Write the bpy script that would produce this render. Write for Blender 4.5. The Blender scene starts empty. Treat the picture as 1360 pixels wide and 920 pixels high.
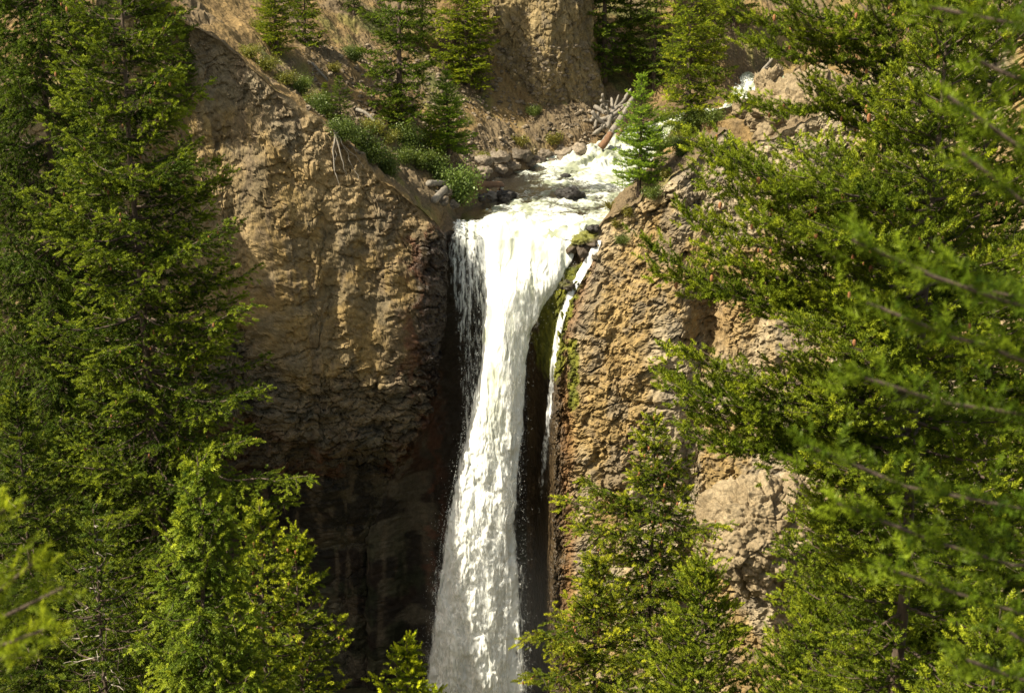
import bpy, math
import numpy as np
from mathutils import Vector
from mathutils.bvhtree import BVHTree

# ------------------------------------------------------------------ camera, sky, sun, exposure
scene = bpy.context.scene
COL = scene.collection
FPX, CX0, CY0 = 2100.0, 680.0, 460.0          # focal length and centre in photo pixels (1360 x 920)
PITCH = math.radians(16.0)
CAM = np.array([0.0, 0.0, 70.0])
cam_d = bpy.data.cameras.new('camera')
cam = bpy.data.objects.new('camera', cam_d)
COL.objects.link(cam)
cam.location = CAM
cam.rotation_euler = (math.radians(90) - PITCH, 0, 0)
cam_d.sensor_width = 36.0
cam_d.lens = FPX / 1360.0 * 36.0
cam_d.clip_start = 0.2
cam_d.clip_end = 1500
cam_d.dof.use_dof = True
cam_d.dof.focus_distance = 112
cam_d.dof.aperture_fstop = 5.6
scene.camera = cam

SUN = np.array([-0.63, -0.29, 0.78])
SUN = SUN / np.linalg.norm(SUN)
world = bpy.data.worlds.new('World')
scene.world = world
world.use_nodes = True
wn = world.node_tree
sky = wn.nodes.new('ShaderNodeTexSky')
sky.sky_type = 'NISHITA'
sky.sun_disc = False
sky.sun_elevation = math.asin(SUN[2])
sky.sun_rotation = math.atan2(SUN[0], SUN[1])
warm = wn.nodes.new('ShaderNodeMix')          # the photograph's warm white balance
warm.data_type = 'RGBA'
warm.blend_type = 'MULTIPLY'
warm.inputs['Factor'].default_value = 1.0
warm.inputs['B'].default_value = (1.25, 1.0, 0.66, 1)
wn.links.new(sky.outputs[0], warm.inputs['A'])
wn.links.new(warm.outputs['Result'], wn.nodes['Background'].inputs[0])
wn.nodes['Background'].inputs[1].default_value = 0.125
sl = bpy.data.lights.new('sun', 'SUN')
sl.energy = 4.3
sl.angle = math.radians(0.5)
sl.color = (1.0, 0.93, 0.74)
so = bpy.data.objects.new('sun', sl)
COL.objects.link(so)
so.location = (-60, -30, 160)
so.rotation_euler = Vector(SUN).to_track_quat('Z', 'Y').to_euler()
vs = scene.view_settings
vs.view_transform = 'Standard'
vs.look = 'None'
vs.gamma = 1.0
vs.use_curve_mapping = False
vs.exposure = 1.35
scene.cycles.use_denoising = True
scene.cycles.sample_clamp_indirect = 4.0
scene.cycles.max_bounces = 6
scene.cycles.diffuse_bounces = 3
scene.cycles.transmission_bounces = 4
scene.cycles.transparent_max_bounces = 16


def at(px, py, Y):
    """the world point at distance Y in front of the camera that the photo shows at (px, py)"""
    x, y = (px - CX0) / FPX, -(py - CY0) / FPX
    cp, sp = math.cos(PITCH), math.sin(PITCH)
    d = np.array([x, cp + y * sp, -sp + y * cp])
    return CAM + d * (Y / d[1])


# ------------------------------------------------------------------ numpy noise
def _h(i, j, k, s):
    n = (i.astype(np.int64) * 73856093) ^ (j.astype(np.int64) * 19349663) ^ (k.astype(np.int64) * 83492791) ^ (s * 2654435)
    n = (n ^ (n >> 13)) * 1274126177 & 0x7fffffff
    n = (n ^ (n >> 16)) * 668265263 & 0x7fffffff
    return ((n ^ (n >> 15)) & 0xffffff) / float(0xffffff)


def vnoise(p, s=0):
    p = np.asarray(p, float)
    i = np.floor(p).astype(np.int64)
    f = p - i
    f = f * f * f * (f * (f * 6 - 15) + 10)
    r = 0
    for a in (0, 1):
        wa = f[..., 0] if a else 1 - f[..., 0]
        for b in (0, 1):
            wb = f[..., 1] if b else 1 - f[..., 1]
            for c in (0, 1):
                wc = f[..., 2] if c else 1 - f[..., 2]
                r = r + wa * wb * wc * _h(i[..., 0] + a, i[..., 1] + b, i[..., 2] + c, s)
    return r


def fbm(p, o=4, s=0, g=0.5):
    """about -0.5 .. 0.5"""
    p = np.asarray(p, float)
    r, a, t = 0, 1.0, 0.0
    for k in range(o):
        r = r + a * (vnoise(p * 2.03 ** k + 17.3 * k, s + k) - 0.5)
        t += a
        a *= g
    return r / t * 1.6


def ridged(p, o=3, s=0):
    p = np.asarray(p, float)
    r, a, t = 0, 1.0, 0.0
    for k in range(o):
        n = 1 - np.abs(vnoise(p * 2.1 ** k + 9.1 * k, s + k) * 2 - 1) * 1.6
        r = r + a * n
        t += a
        a *= 0.5
    return r / t


def worley(p, s=0):
    """distance to the nearest and second nearest cell point, and the cell's own random number"""
    p = np.asarray(p, float)
    i = np.floor(p).astype(np.int64)
    d1 = np.full(p.shape[:-1], 9.0)
    d2 = d1.copy()
    cid = np.zeros(p.shape[:-1])
    for a in (-1, 0, 1):
        for b in (-1, 0, 1):
            for c in (-1, 0, 1):
                q0, q1, q2 = i[..., 0] + a, i[..., 1] + b, i[..., 2] + c
                dx = q0 + _h(q0, q1, q2, s + 1) - p[..., 0]
                dy = q1 + _h(q0, q1, q2, s + 2) - p[..., 1]
                dz = q2 + _h(q0, q1, q2, s + 3) - p[..., 2]
                d = np.sqrt(dx * dx + dy * dy + dz * dz)
                m = d < d1
                d2 = np.where(m, d1, np.minimum(d2, d))
                cid = np.where(m, _h(q0, q1, q2, s + 4), cid)
                d1 = np.where(m, d, d1)
    return d1, d2, cid


def facet(p, s=0, crease=0.25):
    """broken rock: every cell a tilted plane of its own, with creases between"""
    p = np.asarray(p, float)
    i = np.floor(p).astype(np.int64)
    d1 = np.full(p.shape[:-1], 9.0)
    d2 = d1.copy()
    h = np.zeros(p.shape[:-1])
    for a in (-1, 0, 1):
        for b in (-1, 0, 1):
            for c in (-1, 0, 1):
                q0, q1, q2 = i[..., 0] + a, i[..., 1] + b, i[..., 2] + c
                dx = q0 + _h(q0, q1, q2, s + 1) - p[..., 0]
                dy = q1 + _h(q0, q1, q2, s + 2) - p[..., 1]
                dz = q2 + _h(q0, q1, q2, s + 3) - p[..., 2]
                d = np.sqrt(dx * dx + dy * dy + dz * dz)
                m = d < d1
                d2 = np.where(m, d1, np.minimum(d2, d))
                d1 = np.where(m, d, d1)
                g = (_h(q0, q1, q2, s + 4) - .5) * 0.8 + (_h(q0, q1, q2, s + 5) - .5) * 1.6 * dx + (_h(q0, q1, q2, s + 6) - .46) * 1.6 * dz + (_h(q0, q1, q2, s + 7) - .5) * 1.6 * dy
                h = np.where(m, g, h)
    return h - crease * (1 - sstep(0.0, 0.12, d2 - d1))


def sstep(a, b, x):
    t = np.clip((np.asarray(x, float) - a) / (b - a), 0, 1)
    return t * t * (3 - 2 * t)


def lerp(a, b, t):
    return a + (b - a) * t


def mixc(a, b, t):
    return np.asarray(a) + (np.asarray(b) - np.asarray(a)) * np.asarray(t)[..., None]


# ------------------------------------------------------------------ meshes
def mesh_np(name, V, F, mats, col=None, smooth=True, midx=None):
    V = np.ascontiguousarray(V, dtype=np.float32).reshape(-1, 3)
    F = np.ascontiguousarray(F, dtype=np.int32)
    me = bpy.data.meshes.new(name)
    me.vertices.add(len(V))
    me.vertices.foreach_set('co', V.ravel())
    n, k = F.shape
    me.loops.add(n * k)
    me.loops.foreach_set('vertex_index', F.ravel())
    me.polygons.add(n)
    me.polygons.foreach_set('loop_start', np.arange(0, n * k, k, dtype=np.int32))
    me.polygons.foreach_set('use_smooth', np.full(n, smooth, dtype=bool))
    for m in (mats if isinstance(mats, (list, tuple)) else [mats]):
        me.materials.append(m)
    if midx is not None:
        me.polygons.foreach_set('material_index', np.asarray(midx, dtype=np.int32))
    if col is not None:
        c = np.ones((len(V), 4), dtype=np.float32)
        col = np.asarray(col)
        c[:, :col.shape[-1]] = col.reshape(len(V), -1)
        a = me.color_attributes.new('Col', 'FLOAT_COLOR', 'POINT')
        a.data.foreach_set('color', c.ravel())
    me.update(calc_edges=True)
    return me


def link(name, me, parent=None, loc=None):
    o = bpy.data.objects.new(name, me)
    COL.objects.link(o)
    if parent is not None:
        o.parent = parent
    if loc is not None:
        o.location = loc
    return o


def tag(o, label, cat, group=None, kind=None):
    o['label'] = label
    o['category'] = cat
    if group:
        o['group'] = group
    if kind:
        o['kind'] = kind
    return o


def thing(name, loc, label, cat, group=None, kind=None):
    o = bpy.data.objects.new(name, None)
    COL.objects.link(o)
    o.location = loc
    return tag(o, label, cat, group, kind)


def grid_faces(nu, nv):
    i = np.arange(nu - 1)[:, None] * nv + np.arange(nv - 1)[None, :]
    return np.stack([i, i + nv, i + nv + 1, i + 1], -1).reshape(-1, 4)


def ico(sub=2):
    t = (1 + 5 ** .5) / 2
    v = [(-1, t, 0), (1, t, 0), (-1, -t, 0), (1, -t, 0), (0, -1, t), (0, 1, t), (0, -1, -t), (0, 1, -t), (t, 0, -1), (t, 0, 1), (-t, 0, -1), (-t, 0, 1)]
    f = [(0, 11, 5), (0, 5, 1), (0, 1, 7), (0, 7, 10), (0, 10, 11), (1, 5, 9), (5, 11, 4), (11, 10, 2), (10, 7, 6), (7, 1, 8),
         (3, 9, 4), (3, 4, 2), (3, 2, 6), (3, 6, 8), (3, 8, 9), (4, 9, 5), (2, 4, 11), (6, 2, 10), (8, 6, 7), (9, 8, 1)]
    v = [np.array(p) / np.linalg.norm(p) for p in v]
    for _ in range(sub):
        cache, nf = {}, []

        def mid(a, b):
            k = (min(a, b), max(a, b))
            if k not in cache:
                m = v[a] + v[b]
                v.append(m / np.linalg.norm(m))
                cache[k] = len(v) - 1
            return cache[k]
        for a, b, c in f:
            ab, bc, ca = mid(a, b), mid(b, c), mid(c, a)
            nf += [(a, ab, ca), (b, bc, ab), (c, ca, bc), (ab, bc, ca)]
        f = nf
    return np.array(v), np.array(f)


class Tubes:
    """collects tapered tubes into one mesh"""
    def __init__(self):
        self.V, self.F, self.n = [], [], 0

    def add(self, pts, rad, k=6):
        pts = np.asarray(pts, float)
        rad = np.broadcast_to(np.asarray(rad, float), (len(pts),))
        t = np.gradient(pts, axis=0)
        t /= np.linalg.norm(t, axis=1)[:, None] + 1e-9
        ref = np.array([0, 0, 1.0]) if abs(t[:, 2]).mean() < 0.8 else np.array([0, 1.0, 0])
        a = np.cross(t, ref)
        a /= np.linalg.norm(a, axis=1)[:, None] + 1e-9
        b = np.cross(t, a)
        th = np.arange(k) * 2 * math.pi / k
        V = pts[:, None] + rad[:, None, None] * (a[:, None] * np.cos(th)[None, :, None] + b[:, None] * np.sin(th)[None, :, None])
        m = len(pts)
        i = (np.arange(m - 1)[:, None] * k + np.arange(k)[None])
        j = (np.arange(m - 1)[:, None] * k + (np.arange(k)[None] + 1) % k)
        F = np.stack([i, j, j + k, i + k], -1).reshape(-1, 4)
        self.V.append(V.reshape(-1, 3))
        self.F.append(F + self.n)
        self.n += m * k

    def arrays(self):
        return np.concatenate(self.V), np.concatenate(self.F)


# ------------------------------------------------------------------ materials
def newmat(name):
    m = bpy.data.materials.new(name)
    m.use_nodes = True
    nt = m.node_tree
    nt.nodes.clear()
    return m, nt, nt.nodes.new('ShaderNodeOutputMaterial')


def N(nt, t, **kw):
    n = nt.nodes.new(t)
    for k, v in kw.items():
        if k.startswith('i_'):
            n.inputs[k[2:].replace('_', ' ')].default_value = v
        else:
            setattr(n, k, v)
    return n


def mat_rock(name, fine=6.0, bump=0.6, rough=0.9, wet=False):
    """vertex colour times fine mottling, with a bumped grain; the colour's alpha is wetness"""
    m, nt, out = newmat(name)
    L = nt.links.new
    at_ = N(nt, 'ShaderNodeAttribute', attribute_name='Col')
    tc = N(nt, 'ShaderNodeTexCoord')
    n1 = N(nt, 'ShaderNodeTexNoise', i_Scale=fine, i_Detail=8.0, i_Roughness=0.65)
    n2 = N(nt, 'ShaderNodeTexVoronoi', i_Scale=fine * 0.55)
    L(tc.outputs['Object'], n1.inputs['Vector'])
    L(tc.outputs['Object'], n2.inputs['Vector'])
    mr = N(nt, 'ShaderNodeMapRange', i_From_Min=0.25, i_From_Max=0.75, i_To_Min=0.55, i_To_Max=1.4)
    L(n1.outputs['Fac'], mr.inputs['Value'])
    mx = N(nt, 'ShaderNodeMix', data_type='RGBA', blend_type='MULTIPLY')
    mx.inputs['Factor'].default_value = 1.0
    L(at_.outputs['Color'], mx.inputs['A'])
    L(mr.outputs['Result'], mx.inputs['B'])
    n3 = N(nt, 'ShaderNodeTexNoise', i_Scale=fine * 4.5, i_Detail=6.0, i_Roughness=0.7)
    L(tc.outputs['Object'], n3.inputs['Vector'])
    mr3 = N(nt, 'ShaderNodeMapRange', i_From_Min=0.3, i_From_Max=0.7, i_To_Min=0.62, i_To_Max=1.3)
    L(n3.outputs['Fac'], mr3.inputs['Value'])
    mx3 = N(nt, 'ShaderNodeMix', data_type='RGBA', blend_type='MULTIPLY')
    mx3.inputs['Factor'].default_value = 1.0
    L(mx.outputs['Result'], mx3.inputs['A'])
    L(mr3.outputs['Result'], mx3.inputs['B'])
    b = N(nt, 'ShaderNodeBsdfPrincipled')
    L(mx3.outputs['Result'], b.inputs['Base Color'])
    r = N(nt, 'ShaderNodeMapRange', i_To_Min=rough, i_To_Max=0.32)
    inv = N(nt, 'ShaderNodeMath', operation='SUBTRACT')
    inv.inputs[0].default_value = 1.0
    L(at_.outputs['Alpha'], inv.inputs[1])
    L(inv.outputs[0], r.inputs['Value'])
    L(r.outputs['Result'], b.inputs['Roughness'])
    b.inputs['Specular IOR Level'].default_value = 0.25
    ad = N(nt, 'ShaderNodeMath', operation='ADD')
    L(n1.outputs['Fac'], ad.inputs[0])
    L(n2.outputs['Distance'], ad.inputs[1])
    bp = N(nt, 'ShaderNodeBump', i_Strength=bump, i_Distance=0.2)
    L(ad.outputs[0], bp.inputs['Height'])
    L(bp.outputs['Normal'], b.inputs['Normal'])
    L(b.outputs[0], out.inputs['Surface'])
    return m


def mat_leaf(name, trans=0.23, gloss=0.012):
    m, nt, out = newmat(name)
    L = nt.links.new
    at_ = N(nt, 'ShaderNodeAttribute', attribute_name='Col')
    d = N(nt, 'ShaderNodeBsdfDiffuse')
    t = N(nt, 'ShaderNodeBsdfTranslucent')
    g = N(nt, 'ShaderNodeBsdfGlossy', i_Roughness=0.45)
    g.inputs['Color'].default_value = (0.8, 0.85, 0.6, 1)
    L(at_.outputs['Color'], d.inputs['Color'])
    tm = N(nt, 'ShaderNodeMix', data_type='RGBA', blend_type='MULTIPLY')
    tm.inputs['Factor'].default_value = 1.0
    tm.inputs['B'].default_value = (1.3, 1.35, 0.7, 1)
    L(at_.outputs['Color'], tm.inputs['A'])
    L(tm.outputs['Result'], t.inputs['Color'])
    m1 = N(nt, 'ShaderNodeMixShader')
    m1.inputs[0].default_value = trans
    L(d.outputs[0], m1.inputs[1])
    L(t.outputs[0], m1.inputs[2])
    m2 = N(nt, 'ShaderNodeMixShader')
    m2.inputs[0].default_value = gloss
    L(m1.outputs[0], m2.inputs[1])
    L(g.outputs[0], m2.inputs[2])
    L(m2.outputs[0], out.inputs['Surface'])
    return m


def mat_wood(name, c1, c2, scale=9.0):
    m, nt, out = newmat(name)
    L = nt.links.new
    tc = N(nt, 'ShaderNodeTexCoord')
    mp = N(nt, 'ShaderNodeMapping')
    mp.inputs['Scale'].default_value = (1, 1, 0.25)
    n = N(nt, 'ShaderNodeTexNoise', i_Scale=scale, i_Detail=7.0, i_Roughness=0.7)
    L(tc.outputs['Object'], mp.inputs['Vector'])
    L(mp.outputs[0], n.inputs['Vector'])
    cr = N(nt, 'ShaderNodeValToRGB')
    cr.color_ramp.elements[0].position = 0.3
    cr.color_ramp.elements[1].position = 0.7
    cr.color_ramp.elements[0].color = (*c1, 1)
    cr.color_ramp.elements[1].color = (*c2, 1)
    L(n.outputs['Fac'], cr.inputs['Fac'])
    b = N(nt, 'ShaderNodeBsdfPrincipled', i_Roughness=0.85)
    L(cr.outputs[0], b.inputs['Base Color'])
    bp = N(nt, 'ShaderNodeBump', i_Strength=0.7, i_Distance=0.03)
    L(n.outputs['Fac'], bp.inputs['Height'])
    L(bp.outputs['Normal'], b.inputs['Normal'])
    L(b.outputs[0], out.inputs['Surface'])
    return m


def mat_foam(name):
    """falling water: white froth whose cover (the colour's alpha) leaves holes"""
    m, nt, out = newmat(name)
    L = nt.links.new
    at_ = N(nt, 'ShaderNodeAttribute', attribute_name='Col')
    tc = N(nt, 'ShaderNodeTexCoord')
    mp = N(nt, 'ShaderNodeMapping')
    mp.inputs['Scale'].default_value = (1, 1, 0.16)
    n = N(nt, 'ShaderNodeTexNoise', i_Scale=5.5, i_Detail=5.0, i_Roughness=0.6)
    L(tc.outputs['Object'], mp.inputs['Vector'])
    L(mp.outputs[0], n.inputs['Vector'])
    d = N(nt, 'ShaderNodeBsdfDiffuse')
    t = N(nt, 'ShaderNodeBsdfTranslucent')
    L(at_.outputs['Color'], d.inputs['Color'])
    L(at_.outputs['Color'], t.inputs['Color'])
    bp = N(nt, 'ShaderNodeBump', i_Strength=0.12, i_Distance=0.08)
    L(n.outputs['Fac'], bp.inputs['Height'])
    L(bp.outputs['Normal'], d.inputs['Normal'])
    mx = N(nt, 'ShaderNodeMixShader')
    mx.inputs[0].default_value = 0.30
    L(d.outputs[0], mx.inputs[1])
    L(t.outputs[0], mx.inputs[2])
    # cover = smoothstep(alpha + noise)
    n_ = N(nt, 'ShaderNodeMapRange', i_From_Min=0.3, i_From_Max=0.7, i_To_Min=-0.5, i_To_Max=0.5)
    n_.clamp = False
    L(n.outputs['Fac'], n_.inputs['Value'])
    ad = N(nt, 'ShaderNodeMath', operation='ADD')
    L(at_.outputs['Alpha'], ad.inputs[0])
    L(n_.outputs['Result'], ad.inputs[1])
    sm = N(nt, 'ShaderNodeMapRange', interpolation_type='SMOOTHSTEP', i_From_Min=0.1, i_From_Max=1.0)
    L(ad.outputs[0], sm.inputs['Value'])
    tr = N(nt, 'ShaderNodeBsdfTransparent')
    m2 = N(nt, 'ShaderNodeMixShader')
    L(sm.outputs['Result'], m2.inputs[0])
    L(tr.outputs[0], m2.inputs[1])
    L(mx.outputs[0], m2.inputs[2])
    L(m2.outputs[0], out.inputs['Surface'])
    return m


def mat_river(name):
    """clear green water over its bed, with froth where the colour's alpha says so"""
    m, nt, out = newmat(name)
    L = nt.links.new
    at_ = N(nt, 'ShaderNodeAttribute', attribute_name='Col')
    tc = N(nt, 'ShaderNodeTexCoord')
    n = N(nt, 'ShaderNodeTexNoise', i_Scale=3.2, i_Detail=8.0, i_Roughness=0.68, i_Distortion=0.6)
    L(tc.outputs['Object'], n.inputs['Vector'])
    n_ = N(nt, 'ShaderNodeMapRange', i_From_Min=0.3, i_From_Max=0.7, i_To_Min=-0.45, i_To_Max=0.45)
    n_.clamp = False
    L(n.outputs['Fac'], n_.inputs['Value'])
    ad = N(nt, 'ShaderNodeMath', operation='ADD')
    L(at_.outputs['Alpha'], ad.inputs[0])
    L(n_.outputs['Result'], ad.inputs[1])
    sm = N(nt, 'ShaderNodeMapRange', interpolation_type='SMOOTHSTEP', i_From_Min=0.32, i_From_Max=0.85)
    L(ad.outputs[0], sm.inputs['Value'])
    bp = N(nt, 'ShaderNodeBump', i_Strength=0.45, i_Distance=0.12)
    L(n.outputs['Fac'], bp.inputs['Height'])
    tr = N(nt, 'ShaderNodeBsdfTransparent')
    tr.inputs['Color'].default_value = (0.72, 0.80, 0.62, 1)
    df = N(nt, 'ShaderNodeBsdfDiffuse')
    df.inputs['Color'].default_value = (0.07, 0.09, 0.055, 1)
    m0 = N(nt, 'ShaderNodeMixShader')
    m0.inputs[0].default_value = 0.4
    L(tr.outputs[0], m0.inputs[1])
    L(df.outputs[0], m0.inputs[2])
    gl = N(nt, 'ShaderNodeBsdfGlossy', i_Roughness=0.12)
    L(bp.outputs['Normal'], gl.inputs['Normal'])
    fr = N(nt, 'ShaderNodeFresnel', i_IOR=1.33)
    L(bp.outputs['Normal'], fr.inputs['Normal'])
    m1 = N(nt, 'ShaderNodeMixShader')
    L(fr.outputs[0], m1.inputs[0])
    L(m0.outputs[0], m1.inputs[1])
    L(gl.outputs[0], m1.inputs[2])
    fo = N(nt, 'ShaderNodeBsdfDiffuse')
    L(at_.outputs['Color'], fo.inputs['Color'])
    L(bp.outputs['Normal'], fo.inputs['Normal'])
    m2 = N(nt, 'ShaderNodeMixShader')
    L(sm.outputs['Result'], m2.inputs[0])
    L(m1.outputs[0], m2.inputs[1])
    L(fo.outputs[0], m2.inputs[2])
    L(m2.outputs[0], out.inputs['Surface'])
    return m


M_CLIFF = mat_rock('cliff_rock', 3.0, 0.55)
M_TERRAIN = mat_rock('slope_earth', 4.5, 0.6)
M_BOULDER = mat_rock('boulder_rock', 5.0, 0.5)
M_LEAF = mat_leaf('conifer_needles')
M_BROAD = mat_leaf('shrub_leaves', 0.4, 0.04)
M_BARK = mat_wood('bark', (0.035, 0.022, 0.014), (0.11, 0.075, 0.05))
M_DEAD = mat_wood('dead_wood', (0.17, 0.14, 0.11), (0.34, 0.30, 0.25))
M_LOG = mat_wood('driftwood', (0.07, 0.058, 0.045), (0.27, 0.235, 0.19), 7)
M_LOGRED = mat_wood('wet_red_log', (0.06, 0.03, 0.015), (0.22, 0.11, 0.05), 6)
M_CONE = mat_wood('cones', (0.16, 0.06, 0.02), (0.3, 0.13, 0.045), 14)
M_FOAM = mat_foam('falling_water')
M_RIVER = mat_river('river_water')

# ------------------------------------------------------------------ the stream and the land above the fall
CH = np.array([(0.75, 119.0, 45.0, 5.6), (1.6, 124, 45.1, 5.6), (3.7, 130, 45.2, 5.3), (5.3, 138, 45.3, 7.2), (7.5, 143, 45.6, 6.0),
               (9.8, 146.5, 46.6, 3.6), (11.6, 150, 47.9, 3.3), (14.5, 152.5, 48.4, 3.0), (18.5, 153.0, 49.3, 2.4),
               (22.3, 153.5, 50.3, 2.6), (25.5, 157, 53.0, 2.4), (36, 164, 55.5, 1.8), (70, 175, 60, 1.8)])


def chan_at(X, Y):
    """distance to the stream's middle line, the water level and the half width there"""
    best = np.full(np.shape(X), 1e9)
    z = np.zeros(np.shape(X))
    w = np.zeros(np.shape(X))
    for a, b in zip(CH[:-1], CH[1:]):
        dx, dy = b[0] - a[0], b[1] - a[1]
        t = np.clip(((X - a[0]) * dx + (Y - a[1]) * dy) / (dx * dx + dy * dy), 0, 1)
        d = np.hypot(X - a[0] - t * dx, Y - a[1] - t * dy)
        m = d < best
        best = np.where(m, d, best)
        z = np.where(m, a[2] + t * (b[2] - a[2]), z)
        w = np.where(m, a[3] + t * (b[3] - a[3]), w)
    return best, z, w


def land(X, Y):
    X, Y = np.broadcast_arrays(np.asarray(X, float), np.asarray(Y, float))
    d, zc, hw = chan_at(X, Y)
    p = np.stack([X, Y, np.zeros_like(X)], -1)
    e = d - hw + 0.9 * fbm(p / 3.0, 3, 5)
    f = -0.55 + 0.6 * sstep(-0.8, 0.3, e) + 0.8 * sstep(0.1, 1.2, e) + 0.80 * np.maximum(0, e - 0.4)
    z = zc + f
    amp = sstep(0.2, 5, e)
    z = z + amp * (2.6 * fbm(p / 9.0, 4, 11) + 0.5 * fbm(p / 1.7, 4, 12))
    capz = np.interp(X, [6, 9.2, 12, 15, 17, 19, 22, 27, 45, 80], [80, 50.0, 53.0, 54.3, 52.2, 52.4, 54.0, 58, 66, 85]) - 0.24 * (Y - 117) + 1.2 * fbm(p / 3.0, 4, 13)
    on = (Y < 152) & (X > 6)
    z = np.where(on & (e > 0.4), np.minimum(z, np.maximum(capz, zc + 0.9)), z)
    capl = 58.0 + 1.7 * np.maximum(0, Y - 109) + 0.7 * fbm(p / 2.0, 3, 14)  # top of the added buttress, its height set by the shadow it casts
    z = np.where(X < -26, np.minimum(z, lerp(capl, 90.0, sstep(-28.5, -26, X))), z)
    z = z + 0.9 * np.maximum(0, Y - 172)
    return z


PATH = np.array([(-95, 62), (-70, 84), (-50, 94), (-38, 100.5), (-32.6, 103.6), (-30.2, 105.2), (-29.2, 108.5), (-28.4, 112.6), (-24, 114.2), (-15, 115.1), (-10, 115.7), (-7, 116.4), (-5.7, 117.5), (-5.2, 119.2),  # unseen buttress at the far left, added to shade the lower fall
                 (-4.7, 120.4), (-3, 120.7), (0, 120.7), (3, 120.4), (5.0, 120.1), (6.3, 119.5), (8.2, 118.6), (11, 117.6), (14, 117.0), (19, 115.5), (25, 113), (40, 105), (70, 86), (95, 66)], float)


def catmull(P, n=24):
    out = []
    Q = np.vstack([2 * P[0] - P[1], P, 2 * P[-1] - P[-2]])
    for i in range(1, len(Q) - 2):
        p0, p1, p2, p3 = Q[i - 1], Q[i], Q[i + 1], Q[i + 2]
        for t in np.linspace(0, 1, n, endpoint=False):
            out.append(0.5 * (2 * p1 + (p2 - p0) * t + (2 * p0 - 5 * p1 + 4 * p2 - p3) * t * t + (3 * p1 - p0 - 3 * p2 + p3) * t ** 3))
    out.append(P[-1])
    return np.array(out)


PL = catmull(PATH, 40)
PL[:, 1] += (0.9 * fbm(np.stack([PL[:, 0] / 3.0, PL[:, 0] * 0, PL[:, 0] * 0], -1), 2, 20)) * sstep(5.5, 7.5, np.abs(PL[:, 0] - 0.7))
PS = np.r_[0, np.cumsum(np.linalg.norm(np.diff(PL, axis=0), axis=1))]
PY_OF_X = lambda x: np.interp(x, PL[:, 0], PL[:, 1])


def s_of_x(x):
    return float(np.interp(x, PL[:, 0], PS))


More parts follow.
